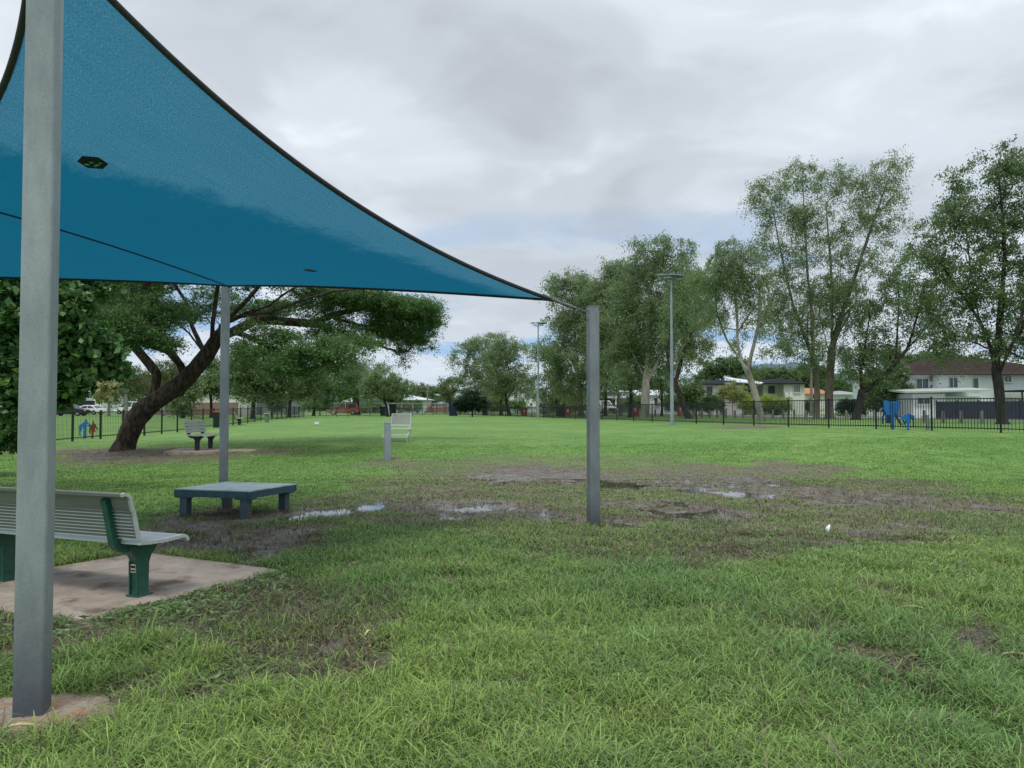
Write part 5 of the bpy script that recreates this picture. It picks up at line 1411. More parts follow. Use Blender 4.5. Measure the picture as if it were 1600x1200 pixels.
# --- big spreading tree with the leaning forked trunk, left
TR = [[(192, 700), (200, 680), (213, 655), (230, 636), (256, 618), (283, 600), (304, 578), (322, 556), (338, 530)],
      [(236, 632), (243, 605), (246, 585), (232, 566), (216, 548), (200, 528), (185, 505, 1)],
      [(290, 594), (282, 570), (268, 552, -1), (250, 545, -2)],
      [(338, 530), (352, 505), (385, 490), (420, 478), (450, 455), (480, 440, 1)],
      [(338, 530), (365, 518, 1), (400, 500, 1), (440, 502, 2), (490, 506, 2), (518, 492, 2), (545, 486, 2), (590, 478, 2)],
      [(518, 496, 2), (560, 508, 2), (600, 512, 3)],
      [(352, 515), (385, 525, -1), (420, 540, -2), (445, 556, -2), (490, 560, -3), (530, 562, -3)],
      [(330, 540), (333, 500, -1), (338, 460, -1), (345, 420, -2)],
      [(322, 556), (300, 510, 1), (290, 470, 2), (270, 440, 2), (235, 425, 2)],
      [(200, 528), (205, 490), (220, 460, -1), (240, 430, -1), (250, 405, -2)],
      [(185, 505, 1), (160, 480, 2), (130, 460, 3), (100, 450, 3)],
      [(345, 510), (385, 470, -1), (410, 440, -1), (430, 410, -2)],
      [(345, 512), (375, 495, 0), (420, 488, -1), (470, 470, -1), (520, 455, -1), (570, 450, 0)], [(400, 490, 0), (440, 488, 3), (500, 478, 4), (560, 470, 4), (610, 465, 4)],
      [(420, 540, -2), (445, 530, -2), (480, 528, -3), (520, 535, -3)], [(545, 486, 2), (580, 470, 3), (630, 470, 3), (665, 480, 3)], [(490, 506, 2), (530, 520, 1), (570, 530, 1), (605, 545, 1)],
      [(338, 520), (360, 480, 2), (372, 440, 2), (380, 400, 3)], [(300, 510, 1), (320, 480, 3), (310, 440, 3)], [(268, 552, -1), (240, 500, -2), (215, 470, -2), (180, 450, -2)], [(216, 548), (180, 535, 0), (160, 525, 0)],
      [(322, 556), (295, 520, 3), (262, 490, 4), (225, 470, 4), (190, 445, 5)], [(340, 525), (310, 470, -3), (285, 430, -4), (265, 400, -4)]]
EL = [(230, 530, 55, 20, -3.0, 1.5), (270, 540, 48, 18, -3.0, 1.3), (200, 520, 40, 18, -2.5), (310, 545, 25, 14, -2.5), (180, 500, 45, 18, 1), (140, 465, 60, 20, 2), (90, 450, 50, 22, 3),
      (210, 460, 60, 16, 0, .45), (250, 405, 90, 25, -1), (170, 420, 80, 22, 2), (340, 395, 90, 26, -2), (430, 400, 80, 26, -1), (330, 470, 70, 14, 3, .35), (290, 490, 40, 14, 0, .5),
      (500, 452, 60, 14, 1, 1.2), (560, 462, 60, 16, 1, 1.4), (620, 472, 48, 18, 2, 1.3), (652, 492, 30, 16, 2), (590, 505, 45, 16, 2, 1.1), (630, 518, 32, 14, 2, .9), (560, 525, 25, 9, 2, .5), (615, 540, 16, 14, 2, .4), (620, 560, 8, 10, 2, .4),
      (470, 535, 30, 11, -2, .8), (540, 560, 45, 16, -3, 1.2), (500, 580, 40, 15, -3), (420, 470, 40, 10, 1, .4), (440, 525, 35, 9, -2, .5), (400, 445, 50, 10, 0, .5), (380, 550, 30, 12, 0, .4), (555, 580, 20, 12, -3, .8),
      (230, 480, 60, 22, 2, .3), (300, 450, 60, 24, 2, .3), (370, 470, 50, 22, 2, .3), (440, 470, 60, 16, 2, .35), (600, 490, 60, 34, 2, .35), (500, 500, 50, 26, 1, .25), (480, 455, 70, 10, 3, .6), (665, 478, 24, 12, 2, .7), (150, 500, 40, 20, 2, .6), (245, 520, 75, 26, -2.5, .8), (290, 500, 50, 24, -2, .6), (190, 480, 60, 26, 0, .6), (520, 520, 60, 26, 1, .4), (600, 470, 90, 20, 2, .7), (650, 520, 30, 26, 2, .4), (450, 560, 60, 24, -2, .4), (560, 545, 50, 26, -1, .4)]
tree('rain_tree', 'wide spreading dark tree with thick leaning forked trunk at left', 24, TR, EL, L_rain, M_bark_dark, .46, leaf=.095, asp=.40, per=17, dens=1.5, csize=9.5, flat=.3, seed=3, step=.22, lift=.12,
     low=.35, thick=1.3, flare=1.35, rough=.10, czs=.55, cspread=1.7, tip=.006, tone=.1, yellow=.05)

# --- broad-leaved tree hanging in from the left
TRb = [[(-95, 700), (-85, 620), (-60, 560), (-40, 500), (-20, 430), (0, 380)], [(-60, 560), (0, 545), (50, 530), (100, 530), (140, 545)], [(-75, 590), (-20, 600), (50, 610), (110, 612)], [(-40, 500), (30, 480), (80, 462)]]
ELb = [(100, 470, 45, 34), (110, 510, 52, 30), (140, 545, 45, 28), (165, 580, 35, 24), (120, 585, 55, 28), (70, 560, 50, 40), (30, 500, 50, 50), (20, 570, 50, 45), (60, 600, 50, 30), (105, 618, 36, 12), (-30, 470, 60, 60), (-60, 560, 60, 60), (10, 440, 60, 40), (-20, 620, 50, 30), (-60, 400, 90, 50), (60, 410, 60, 35, 1.5), (0, 640, 30, 22)]
bt_ = tree('broad_leaved_tree', 'dense tree with large glossy leaves hanging in from the left edge', 13.5, TRb, ELb, L_broad, M_bark_dark, .16, leaf=.175, asp=.66, per=8, dens=1.1, csize=17, cspread=1.0, flat=.3, droop=.25, seed=5, step=.25, lift=.1, low=.3, thick=.9, tone=.0, yellow=.07, tip=.009)
# pale yellowed leaf cluster
dc = tree('shrub', 'cluster of dry pale yellow leaves low on the broad leaved tree', 13.2, [[(150, 640), (158, 622), (165, 612)]], [(167, 611, 9, 11), (161, 620, 6, 6)], leaf_mat('dry_yellow_leaves', (.30, .34, .13), (.52, .52, .25), .3, .5, (.5, .4, .2)), M_bark_dark, .008, leaf=.15, asp=.6, per=16, csize=9, seed=8, cat='leaf cluster',
     base=at(152, 640, 13.2), flare=1)
for q in [q for q in SC.objects if q.parent == dc]:
    if q.name.startswith('crown'):
        q.parent = bt_; q.location = dc.location - bt_.location; q.name = 'dry_leaf_cluster'; q['label'] = 'cluster of dry pale yellow leaves low on the tree'
    else: bpy.data.objects.remove(q)
bpy.data.objects.remove(dc)
# leafy undergrowth at far left
tree('shrub', 'leafy undergrowth at the left edge beside the fence', 17, [[(-20, 720), (-15, 690), (-5, 665)]], [(5, 665, 30, 22), (-20, 680, 40, 24), (15, 685, 18, 8), (-30, 650, 30, 30), (-60, 670, 40, 40)], L_mid, M_bark_dark, .05, leaf=.11, asp=.6, per=60, csize=15, seed=9, cat='shrub', low=0, dens=1.4)

# --- row of tall trees on the right
G_ = 'tall trees in the row beyond the right fence'
tree('tall_tree', 'tall dark trunked tree at far right in front of the maroon roofed house', 38,
     [[(1566, 664), (1563, 630), (1560, 600), (1556, 575)], [(1556, 575), (1545, 535), (1530, 500, 1), (1520, 450, 1), (1512, 380, 1), (1505, 320, 1)], [(1556, 575), (1560, 530), (1565, 470), (1570, 400), (1565, 320), (1560, 270)], [(1560, 600), (1590, 575), (1625, 560), (1650, 540)], [(1558, 590), (1585, 530, -1), (1610, 450, -1), (1620, 350, -1)], [(1552, 560), (1520, 545), (1490, 530)], [(1530, 500, 1), (1490, 440), (1460, 400), (1445, 360)]],
     [(1500, 300, 30, 38), (1555, 262, 34, 36), (1600, 258, 36, 34), (1475, 345, 45, 36), (1530, 345, 42, 40), (1590, 320, 50, 45), (1450, 400, 40, 34), (1510, 410, 50, 36), (1575, 395, 50, 40), (1640, 330, 50, 60), (1640, 420, 50, 50), (1480, 465, 50, 32), (1545, 470, 55, 34), (1610, 480, 45, 40), (1500, 520, 50, 26), (1570, 530, 50, 24), (1480, 548, 36, 14), (1620, 545, 40, 26), (1530, 558, 40, 12, 0, .6), (1430, 450, 24, 22)],
     L_gumdk, M_bark_black, .34, leaf=.17, asp=.42, per=34, dens=.85, csize=21, droop=.35, seed=21, group=G_, low=.5, yellow=.08, czs=.9)
tree('tall_tree', 'black trunked tree with a big branch leaning right beside the blue figures', 51,
     [[(1337, 657), (1343, 630), (1347, 610)], [(1347, 612), (1365, 602), (1385, 585), (1400, 565), (1418, 545), (1440, 520), (1460, 490)], [(1347, 610), (1345, 580), (1352, 540), (1358, 500), (1360, 460)], [(1400, 565), (1402, 520), (1405, 470), (1400, 420)], [(1418, 545), (1440, 470), (1450, 420)], [(1352, 550), (1330, 520), (1320, 490)]],
     [(1365, 500, 40, 40), (1400, 440, 34, 45, 0, .8), (1440, 470, 30, 40, 0, .6), (1360, 555, 34, 32), (1335, 580, 22, 18), (1385, 530, 26, 20, 0, .6), (1415, 395, 26, 30, 0, .5), (1460, 500, 20, 16, 0, .5), (1330, 470, 30, 30, 0, .6), (1370, 595, 16, 12, 0, .5), (1458, 478, 30, 26), (1478, 440, 24, 28), (1436, 515, 28, 16), (1470, 500, 20, 16)],
     L_gumdk, M_bark_black, .36, leaf=.18, asp=.45, per=42, dens=.85, csize=20, droop=.3, seed=22, group=G_, low=.5, czs=.9)
tree('tall_tree', 'tall tree with thick grey brown trunk, right of the paired trunks', 54,
     [[(1296, 656), (1295, 620), (1297, 580), (1300, 545)], [(1300, 545), (1312, 500), (1330, 450), (1350, 390), (1370, 330), (1388, 280)], [(1300, 545), (1300, 480), (1298, 410), (1292, 340)], [(1298, 560), (1282, 500), (1275, 430)], [(1312, 500), (1340, 470), (1365, 420)], [(1300, 545), (1325, 520), (1345, 500)]],
     [(1390, 262, 32, 26), (1370, 300, 40, 32), (1325, 280, 30, 28), (1290, 285, 26, 30), (1340, 340, 40, 34), (1290, 350, 40, 36), (1385, 350, 34, 32, 0, .8), (1360, 400, 36, 30, 0, .7), (1310, 410, 40, 34, 0, .8), (1330, 455, 36, 28, 0, .8), (1280, 450, 36, 30, 0, .8), (1310, 505, 40, 26), (1280, 545, 30, 20), (1330, 555, 26, 20, 0, .7), (1400, 300, 18, 24), (1300, 460, 40, 30), (1345, 500, 30, 24), (1300, 560, 34, 20, -1)],
     L_gum, M_bark_grey, .42, leaf=.19, asp=.36, per=40, dens=.85, csize=20, droop=.4, seed=23, group=G_, low=.45, czs=.95)
tree('tall_tree', 'tall tree with slimmer trunk, left of the paired trunks', 53,
     [[(1275, 656), (1277, 620), (1276, 590), (1270, 560)], [(1270, 560), (1255, 520), (1240, 480), (1228, 430), (1215, 370), (1205, 310)], [(1270, 560), (1270, 500), (1262, 430), (1258, 360), (1255, 300)], [(1276, 590), (1290, 575), (1297, 560)], [(1240, 480), (1215, 450), (1195, 430)]],
     [(1205, 290, 32, 26), (1255, 275, 34, 30), (1190, 330, 26, 30), (1230, 335, 38, 34), (1262, 340, 30, 34, 0, .7), (1200, 385, 30, 30), (1245, 395, 38, 30), (1215, 440, 32, 26), (1255, 455, 30, 28, 0, .8), (1215, 490, 32, 24), (1250, 510, 34, 22), (1225, 540, 30, 20), (1200, 510, 20, 22), (1255, 570, 24, 14, 0, .6), (1265, 490, 40, 26), (1240, 540, 40, 22, -1), (1225, 470, 36, 24)],
     L_gum, M_bark_grey, .30, leaf=.19, asp=.36, per=40, dens=.85, csize=20, droop=.4, seed=24, group=G_, low=.45, czs=.95)
tree('gum_tree', 'pale trunked gum tree leaning left in front of the cream house', 47,
     [[(1191, 661), (1184, 630), (1177, 605), (1168, 580), (1156, 562)], [(1156, 562), (1140, 540), (1118, 520), (1100, 505), (1085, 492)], [(1160, 568), (1152, 535), (1152, 500), (1148, 460), (1140, 420)], [(1156, 562), (1135, 530, 1), (1120, 490, 1), (1118, 450, 1), (1125, 410)], [(1168, 580), (1175, 550), (1185, 510), (1188, 470), (1185, 430)]],
     [(1140, 385, 24, 26), (1120, 410, 34, 28), (1150, 430, 34, 26), (1100, 440, 30, 26, 0, .8), (1178, 450, 24, 34, 0, .8), (1110, 480, 30, 20, 0, .8), (1145, 480, 26, 22, 0, .7), (1185, 500, 20, 26, 0, .7), (1160, 530, 22, 20, 0, .5), (1190, 545, 16, 16, 0, .7), (1085, 500, 22, 18, 0, .6), (1185, 580, 14, 8, 0, .7), (1172, 400, 20, 26, 0, .8), (1130, 440, 50, 40, 1, .6), (1185, 440, 22, 40, 1, .7)],
     L_gum, M_bark_pale, .30, leaf=.20, asp=.28, per=36, dens=.9, csize=18, droop=.9, seed=25, low=.75, flare=1.3, czs=1.2)
tree('paperbark_tree', 'broad pale multi trunked tree just left of the nearest floodlight pole', 66,
     [[(1008, 652), (1008, 625), (1009, 605), (1009, 590)], [(1009, 595), (1000, 575), (985, 545), (975, 510)], [(1009, 595), (1012, 560), (1012, 510), (1015, 450)], [(1009, 600), (1024, 575), (1036, 545), (1050, 500), (1055, 450)], [(1013, 652), (1017, 620), (1020, 590), (1030, 560)]],
     [(1040, 385, 22, 20), (1010, 395, 30, 26), (1000, 430, 40, 32), (1045, 425, 36, 32), (1075, 395, 20, 20), (1075, 440, 30, 34), (1010, 480, 44, 34), (1060, 490, 40, 34), (975, 475, 30, 34), (1020, 530, 44, 28), (980, 530, 36, 28), (1065, 545, 30, 28), (1040, 570, 30, 18, 0, .7), (985, 580, 26, 18, 0, .7), (1000, 560, 50, 30, 2), (1040, 480, 60, 50, 2, .8)],
     L_gum, M_bark_pale, .55, leaf=.24, asp=.36, per=44, dens=1.0, csize=19, droop=.5, seed=26, low=.5, czs=.95, flare=1.25)
tree('tall_tree', 'dark trunked tree leaning left just right of the nearest floodlight pole', 56,
     [[(1077, 657), (1070, 640), (1063, 620), (1055, 600), (1046, 580)], [(1046, 580), (1042, 550), (1050, 500)], [(1055, 600), (1065, 560), (1080, 520)]],
     [(1085, 500, 26, 34), (1095, 450, 22, 30, 0, .7), (1060, 520, 30, 30, 0, .8), (1080, 560, 24, 24, 0, .8), (1065, 600, 22, 14, 0, .7), (1050, 480, 26, 24), (1105, 470, 26, 40, 2), (1095, 530, 28, 30, 1), (1075, 430, 30, 30, 2)],
     L_gum, M_bark_dark, .33, leaf=.2, asp=.36, per=40, dens=.9, csize=18, droop=.5, seed=27, group=G_, low=.5, czs=.95)
tree('tall_tree', 'slim tree with brownish trunk two trunks left of the red barrier', 76,
     [[(970, 652), (968, 625), (963, 600), (955, 585)], [(963, 600), (968, 560), (965, 500)], [(955, 585), (945, 550), (938, 500)]],
     [(955, 420, 24, 20), (935, 445, 34, 28), (965, 460, 30, 34), (940, 500, 36, 32), (965, 525, 30, 30), (930, 550, 30, 26), (960, 580, 34, 22, 0, .8), (935, 600, 24, 14, 0, .7), (945, 560, 50, 34, 2, .8), (970, 440, 30, 30, 1)],
     L_gum, M_bark_grey, .24, leaf=.25, asp=.4, per=44, dens=1.0, csize=18, droop=.4, seed=28, group=G_, low=.5, czs=.95)
tree('tall_tree', 'dark slim trunked tree beside the red road barrier', 68,
     [[(984, 652), (986, 620), (983, 590), (985, 550), (985, 500)]], [(985, 440, 28, 30), (990, 500, 34, 30), (975, 550, 30, 26), (1000, 590, 20, 16, 0, .7)],
     L_gumdk, M_bark_black, .24, leaf=.24, asp=.4, per=44, csize=18, droop=.4, seed=29, group=G_, low=.5)
tree('tall_tree', 'dark trunked tree just left of the two slim trunks near the white vehicle', 80,
     [[(946, 649), (946, 620), (947, 590), (942, 550), (940, 500)]], [(930, 480, 30, 34), (945, 530, 34, 30), (930, 575, 30, 22), (955, 610, 24, 12, 0, .6)],
     L_gumdk, M_bark_black, .24, leaf=.26, asp=.4, per=44, csize=18, droop=.4, seed=30, group=G_, low=.5)
tree('tall_tree', 'small dark trunked tree between the nearest floodlight pole and the pale multi trunk', 74,
     [[(1034, 650), (1034, 620), (1033, 590), (1030, 560)]], [(1035, 590, 20, 14), (1025, 560, 22, 20), (1045, 610, 16, 10)], L_gumdk, M_bark_black, .17, leaf=.24, asp=.4, per=40, csize=15, droop=.3, seed=31, group=G_, low=.5)
tree('tall_tree', 'tall tree with pale brown trunk directly left of the short sail post', 82,
     [[(908, 653), (907, 625), (905, 600), (900, 570)], [(900, 570), (898, 520), (895, 470)], [(905, 600), (915, 560), (925, 500)], [(900, 570), (885, 540), (875, 510)]],
     [(880, 440, 26, 20), (910, 450, 26, 22), (870, 465, 24, 22), (900, 490, 36, 28), (875, 510, 26, 28), (915, 530, 30, 28), (885, 555, 30, 24), (900, 590, 36, 20), (865, 560, 18, 24, 0, .8), (895, 615, 30, 12), (930, 570, 22, 24), (925, 470, 22, 24), (895, 590, 50, 30, 2, .8), (900, 530, 50, 40, 2, .6)],
     L_gum, M_bark_grey, .38, leaf=.27, asp=.4, per=46, dens=1.05, csize=18, droop=.4, seed=32, group=G_, low=.5, czs=.95)
tree('tall_tree', 'loose darker tree right behind the second floodlight pole', 92,
     [[(872, 647), (870, 620), (868, 590), (862, 560)], [(868, 590), (850, 560), (845, 540)]],
     [(845, 545, 18, 18, 0, .8), (862, 550, 22, 24), (850, 580, 22, 20, 0, .7), (872, 600, 28, 22), (860, 625, 22, 12), (885, 620, 24, 16), (840, 610, 14, 16, 0, .6)],
     L_gumdk, M_bark_black, .28, leaf=.26, asp=.42, per=42, csize=16, droop=.3, seed=33, group=G_, low=.35, czs=.9)
# middle group
G2 = 'trees of the middle group left of the second floodlight pole'
tree('spreading_tree', 'leafy tree with slanting dark trunk left of the second floodlight pole', 98,
     [[(796, 650), (792, 630), (788, 605), (786, 580)], [(788, 605), (775, 580), (765, 560)], [(792, 625), (808, 600), (818, 585)]],
     [(790, 535, 26, 16), (805, 555, 22, 20), (770, 560, 26, 22), (795, 585, 30, 20), (815, 600, 24, 20), (775, 600, 24, 16), (830, 585, 14, 14, 0, .7), (790, 615, 26, 12, 0, .7), (818, 620, 18, 10, 0, .7)],
     L_gum, M_bark_black, .32, leaf=.27, asp=.42, per=44, dens=1.1, csize=15, seed=34, group=G2, low=.4, droop=.2)
tree('spreading_tree', 'leafy tree with pale branching trunk behind the thin far floodlight pole', 108,
     [[(760, 648), (760, 620), (757, 600), (752, 585)], [(760, 620), (768, 600), (775, 585)]],
     [(755, 535, 26, 14), (735, 550, 22, 18), (760, 560, 30, 20), (725, 575, 18, 12, 0, .7), (745, 585, 28, 18), (770, 590, 24, 16), (715, 595, 16, 14, 0, .8), (740, 610, 22, 12), (765, 615, 18, 10, 0, .6), (712, 560, 10, 8, 0, .7)],
     L_gum, M_bark_pale, .28, leaf=.29, asp=.42, per=44, dens=1.1, csize=15, seed=35, group=G2, low=.4, droop=.2)
tree('spreading_tree', 'thin dark trunked tree just left of the slanting trunk', 104,
     [[(783, 648), (783, 625), (781, 600)]], [(782, 590, 18, 16), (775, 612, 16, 10)], L_gumdk, M_bark_black, .3, leaf=.28, asp=.42, per=40, csize=13, seed=36, group=G2, low=.4)
tree('round_tree', 'small olive yellow tree at the left end of the middle group', 128, [[(704, 645), (704, 630), (702, 615)]], [(702, 612, 13, 12), (706, 625, 12, 8)], L_olive, M_bark_grey, .15, leaf=.3, asp=.5, per=60, csize=10, seed=37, low=.2)
tree('round_tree', 'dark dense dome shaped tree near the far fence', 88, [[(738, 651), (738, 638), (737, 628)]], [(736, 628, 22, 11, 0, 1.5), (722, 632, 12, 8), (751, 630, 10, 8), (737, 619, 12, 6), (728, 637, 14, 4), (748, 637, 10, 4)], L_dark, M_bark_black, .12, leaf=.2, asp=.5, per=120, csize=9, seed=38, low=.2, flare=1.2)
# bushes and trees around the houses
def bush(label, px, py, rx, ry, D, m, seed, leaf=.12, per=90, name='shrub', cat='shrub', cs=10, els=None, yellow=.05, group=None, base_py=None):
    bpy_ = py + ry
    return tree(name, label, D, [[(px, 650), (px, (py + bpy_) / 2), (px, py)]], els or [(px, py, rx, ry, 0, 1.3), (px - rx * .5, py + ry * .2, rx * .5, ry * .75), (px + rx * .5, py + ry * .2, rx * .5, ry * .75)], m, M_bark_grey, .06, leaf=leaf, asp=.55, per=per, csize=cs, seed=seed, low=0, cat=cat, yellow=yellow, flare=1.0, group=group, dens=1.2)
bush('bright yellow green shrub bed in front of the cream house', 1200, 633, 34, 9, 76, L_yel, 41, .16, 70, els=[(1172, 630, 12, 9), (1190, 629, 14, 9), (1208, 631, 14, 9), (1222, 633, 9, 8), (1195, 637, 30, 6)])
bush('dark green shrub under the yellow green shrubs right of the gum', 1215, 638, 14, 6, 75, L_mid, 42, .14, 70)
bush('round pale yellowish shrub tree in front of the cream house, left of the gum trunk', 1145, 614, 19, 12, 77, leaf_mat('pale_yellow_green_leaves', (.22, .27, .09), (.42, .46, .18), .4, .5, (.4, .42, .2)), 43, .16, 80)
bush('dense green bush left of the cream house window', 1112, 630, 16, 13, 77, L_mid, 44, .16, 80)
bush('dark green trees between the leaning dark trunk and the cream house', 1082, 622, 16, 22, 80, L_gumdk, 45, .2, 80)
bush('clipped dark green hedge right of the paired trunks', 1328, 637, 19, 10, 66, L_dark, 46, .12, 90, els=[(1314, 637, 10, 10), (1328, 636, 10, 10), (1342, 637, 10, 10), (1320, 634, 10, 7), (1335, 634, 10, 7)])
bush('dark leafy tree behind the large blue figure', 1380, 605, 26, 28, 64, L_gumdk, 47, .17, 70, els=[(1375, 600, 26, 26), (1392, 622, 20, 18), (1362, 625, 16, 14), (1400, 590, 20, 18), (1412, 610, 10, 16)])
bush('dark shrubs along the small orange roofed house', 1262, 636, 16, 8, 84, L_mid, 48, .16, 60)
bush('green trees between the orange roofed house and the paired trunks', 1310, 612, 22, 18, 110, L_mid, 49, .25, 60)
bush('dark tree rising behind the cream house, left part', 1135, 575, 36, 18, 112, L_gumdk, 50, .3, 60, els=[(1120, 580, 24, 18), (1150, 575, 26, 16), (1100, 592, 18, 14)])
bush('dark tree rising behind the cream house, right part', 1205, 585, 26, 13, 114, L_gumdk, 51, .3, 60, els=[(1190, 588, 22, 12), (1215, 586, 20, 12), (1235, 592, 16, 12)])
bush('tree crowns behind the orange roofed house', 1268, 588, 26, 20, 118, L_mid, 52, .3, 60)
bush('green crowns left of the maroon roof', 1430, 575, 36, 22, 95, L_gumdk, 53, .26, 60, els=[(1420, 578, 30, 20), (1450, 568, 26, 16), (1400, 565, 22, 20), (1480, 565, 26, 14)])
bush('green bush in front of the green roofed house', 990, 628, 14, 8, 96, L_mid, 54, .2, 60)
bush('dark green bush behind the nearest floodlight pole', 1052, 628, 14, 12, 84, L_gumdk, 55, .2, 60)
bush('green tree crown behind the pale multi trunk tree', 1000, 598, 40, 12, 130, L_mid, 56, .32, 50)
bush('dark shrubs under the loose dark tree near the silver car', 885, 628, 18, 10, 100, L_gumdk, 57, .22, 60)
bush('green bush beside the white house seen through the trees', 808, 632, 12, 8, 130, L_mid, 58, .25, 60)
bush('light green low bush between the middle group trunks', 768, 628, 12, 9, 125, L_olive, 59, .25, 60)
# left background
G3 = 'background trees left of the lawn'
def btree(label, D, base, trunk, els, m, seed, r=.25, leaf=.27, bark=M_bark_black, per=46, cs=15, group=G3, name='park_tree', low=.25, **kw):
    return tree(name, label, D, [[base] + trunk], els, m, bark, r, leaf=leaf, asp=.45, per=per, dens=1.15, csize=cs, seed=seed, group=group, low=low, **kw)
btree('large dark tree with low crown right of the middle sail post', 74, (395, 648), [(396, 630), (398, 610), (400, 590)], [(400, 580, 44, 22, 0, 1.2), (370, 590, 26, 22), (430, 585, 34, 26), (400, 610, 40, 16), (440, 610, 30, 12), (380, 560, 24, 14), (420, 555, 24, 14)], L_gumdk, 61, .3)
btree('dark tree behind the low branch of the spreading tree', 84, (452, 648), [(453, 625), (455, 600)], [(460, 590, 34, 22), (480, 612, 28, 14), (440, 570, 20, 14), (490, 590, 22, 18)], L_gumdk, 62, .25)
btree('mid green tree left of the far red car', 100, (490, 645), [(492, 620), (500, 600)], [(510, 595, 30, 22), (530, 610, 26, 16), (500, 620, 22, 12), (540, 585, 22, 18)], L_mid, 63, .25)
btree('thick trunked tree right of the far red car', 112, (556, 644), [(556, 632), (556, 620), (556, 600)], [(556, 575, 26, 20), (540, 595, 24, 18), (575, 595, 24, 18), (560, 612, 30, 10), (590, 580, 16, 14)], L_gum, 64, .75, leaf=.3)
btree('small spreading tree with several thin trunks near the far fence', 90, (606, 650), [(604, 636), (600, 622), (598, 610)], [(600, 592, 26, 14), (580, 602, 22, 12), (620, 600, 26, 12), (640, 608, 14, 8), (570, 610, 16, 7, 0, .7), (600, 612, 36, 7), (635, 618, 12, 7, 0, .7)], L_gum, 65, .2, leaf=.24, cs=12)
btree('distant tree behind the timber power pole', 190, (660, 644), [(660, 630), (658, 615)], [(655, 610, 18, 12), (672, 616, 14, 10), (640, 618, 16, 10)], L_gumdk, 66, .3, leaf=.5, cs=10)
btree('distant low tree at the foot of the power pole', 170, (672, 644), [(672, 636), (672, 630)], [(672, 630, 12, 7), (655, 632, 12, 6)], L_mid, 67, .2, leaf=.4, cs=8)
btree('olive green tree just left of the middle sail post', 82, (330, 650), [(330, 630), (328, 610)], [(330, 595, 30, 18), (345, 575, 26, 16), (320, 612, 20, 10), (345, 612, 18, 10, 0, .7)], L_mid, 68, .22)
btree('bright green round tree behind the leaning trunk', 78, (286, 652), [(286, 635), (287, 620)], [(288, 620, 16, 16), (300, 605, 18, 14), (275, 625, 12, 14), (290, 640, 14, 8)], L_gum, 69, .15, per=60)
btree('pale barked tree between the fork of the leaning trunk', 96, (256, 645), [(255, 620), (254, 600)], [(262, 585, 22, 20), (245, 600, 18, 16), (270, 605, 18, 14, 0, .7)], L_olive, 70, .3, bark=M_bark_pale)
btree('pale barked tree left of the leaning trunk', 92, (196, 645), [(197, 625), (195, 600), (190, 580)], [(200, 590, 24, 20), (185, 610, 20, 14), (215, 605, 20, 14), (170, 590, 20, 16)], L_olive, 71, .4, bark=M_bark_pale)
btree('slim pale barked tree far left of the leaning trunk', 96, (170, 646), [(171, 620), (170, 595)], [(165, 590, 22, 20), (150, 600, 18, 14)], L_olive, 72, .25, bark=M_bark_pale)
btree('far tree behind the broad leaved tree', 120, (120, 645), [(120, 620), (120, 600)], [(110, 595, 34, 18), (140, 590, 30, 18), (80, 600, 26, 18)], L_mid, 73, .3, leaf=.36)
btree('far tree crowns behind the spreading tree, left part', 135, (230, 646), [(230, 620), (230, 600)], [(240, 600, 34, 20), (215, 610, 26, 16), (270, 590, 30, 18)], L_mid, 74, .3, leaf=.4)
btree('far tree crowns behind the middle sail post', 140, (350, 646), [(350, 620), (350, 590)], [(350, 590, 40, 24), (310, 600, 30, 18), (385, 600, 34, 20)], L_gumdk, 75, .35, leaf=.42)
btree('far tree crowns above the far red car', 150, (520, 646), [(520, 620), (520, 600)], [(520, 600, 40, 20), (480, 605, 34, 16), (560, 605, 36, 16), (590, 615, 30, 12)], L_gumdk, 76, .35, leaf=.42)
btree('light green bush left of the far chain link fence', 100, (500, 647), [(500, 640), (500, 636)], [(505, 634, 18, 8), (485, 636, 16, 7)], L_gum, 77, .08, leaf=.2, cs=8, name='shrub')
btree('small dark leafy tree left of the far chain link fence', 86, (425, 648), [(425, 636), (426, 628)], [(425, 625, 22, 12), (440, 632, 16, 8)], L_gumdk, 78, .15, leaf=.22, cs=11)
btree('far tree left of the small olive yellow tree', 175, (688, 646), [(688, 636), (688, 625)], [(690, 618, 14, 10), (700, 600, 12, 10, 0, .7)], L_mid, 79, .2, leaf=.45, cs=9)
bush('green shrubs in front of the pale blue house, left end', 580, 636, 16, 6, 138, L_mid, 91, .3, 60, cs=7)
bush('green shrubs in front of the pale blue house, right end', 640, 634, 18, 7, 139, L_mid, 92, .3, 60, cs=7)
bush('dark shrub between the far red car and the pale blue house', 560, 637, 12, 6, 136, L_gumdk, 93, .3, 60, cs=7)
bush('leafy tree overhanging the middle of the pale blue house roof', 612, 622, 18, 6, 142, L_gumdk, 94, .35, 60, cs=8)
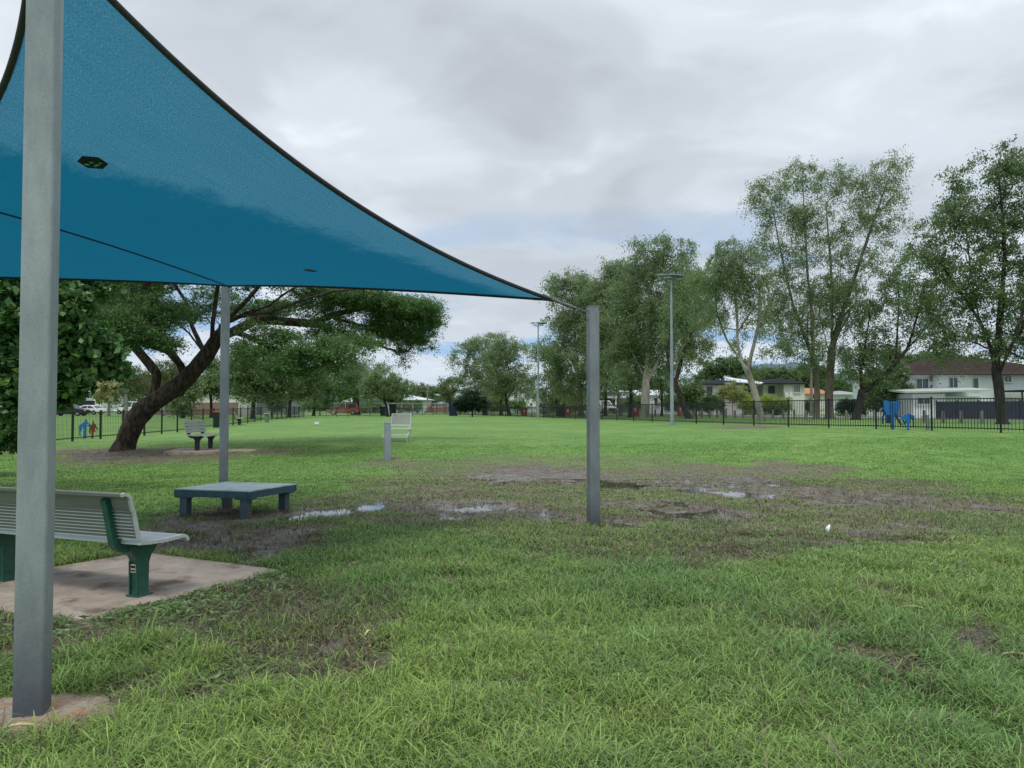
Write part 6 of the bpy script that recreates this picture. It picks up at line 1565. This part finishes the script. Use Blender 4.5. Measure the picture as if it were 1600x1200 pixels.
# distant wooded belt closing the view
def belt(name, pts, label):
    P = []; T = []
    rnd = random.Random(90)
    for (px0, px1, D, yt, n) in pts:
        for i in range(n):
            px = rnd.uniform(px0, px1); d = D + rnd.uniform(-12, 12); h = at(px, yt + rnd.uniform(-4, 8), d).z; c = gnd(px, d)
            r_ = rnd.uniform(2.5, 5)
            q = RNG.normal(0, 1, (170, 3)); q /= np.linalg.norm(q, axis=1)[:, None]; q *= (RNG.random(170) ** .35)[:, None]
            P.append(np.array([c.x, c.y, c.z + h * .45]) + q * np.array([r_, r_, h * .55])); T += [rnd.uniform(-.1, .2)] * 170
    P = np.concatenate(P); rng = np.random.default_rng(4)
    o = leaves_mesh(name, P, .9, .6, L_gumdk, None, rng, tone=np.array(T)); tag(o, label, 'woodland', kind='stuff')
belt('distant_woodland', [(-100, 480, 185, 612, 70), (480, 700, 215, 622, 34), (690, 960, 205, 612, 50), (940, 1300, 165, 612, 60), (1290, 1750, 130, 610, 50)], 'distant belt of dark green woodland behind the houses')

L_weed = leaf_mat('weed_leaves', (.09, .17, .06), (.22, .33, .12), .25, .45, (.35, .38, .2))
L_litter = leaf_mat('fallen_leaves', (.10, .06, .03), (.34, .25, .13), .1, .8, (.42, .36, .2))
wp = ground_leaves('weeds', [(250, 960, 120, 45, 1500), (380, 920, 90, 35, 700), (60, 990, 80, 40, 500), (120, 738, 90, 12, 900), (1500, 900, 110, 45, 700), (330, 1060, 90, 40, 500), (90, 745, 60, 10, 500)], .04, L_weed, '', 5)
o = leaves_mesh('weeds', wp, .055, .32, L_weed, None, np.random.default_rng(6), flat=.75, tone=.1); tag(o, 'low broad leaved weeds mixed into the turf', 'weeds', kind='stuff')
lp = ground_leaves('litter', [(900, 1000, 800, 180, 420), (190, 712, 160, 12, 700), (400, 850, 110, 35, 260), (1100, 800, 400, 60, 350), (620, 1010, 60, 35, 60), (1300, 1060, 180, 70, 160), (430, 708, 60, 5, 200)], .04, L_litter, '', 8)
o = leaves_mesh('leaf_litter', lp, .05, .4, L_litter, None, np.random.default_rng(9), flat=.8, tone=.1); tag(o, 'scattered dry brown leaf litter on the lawn', 'leaf litter', kind='stuff')
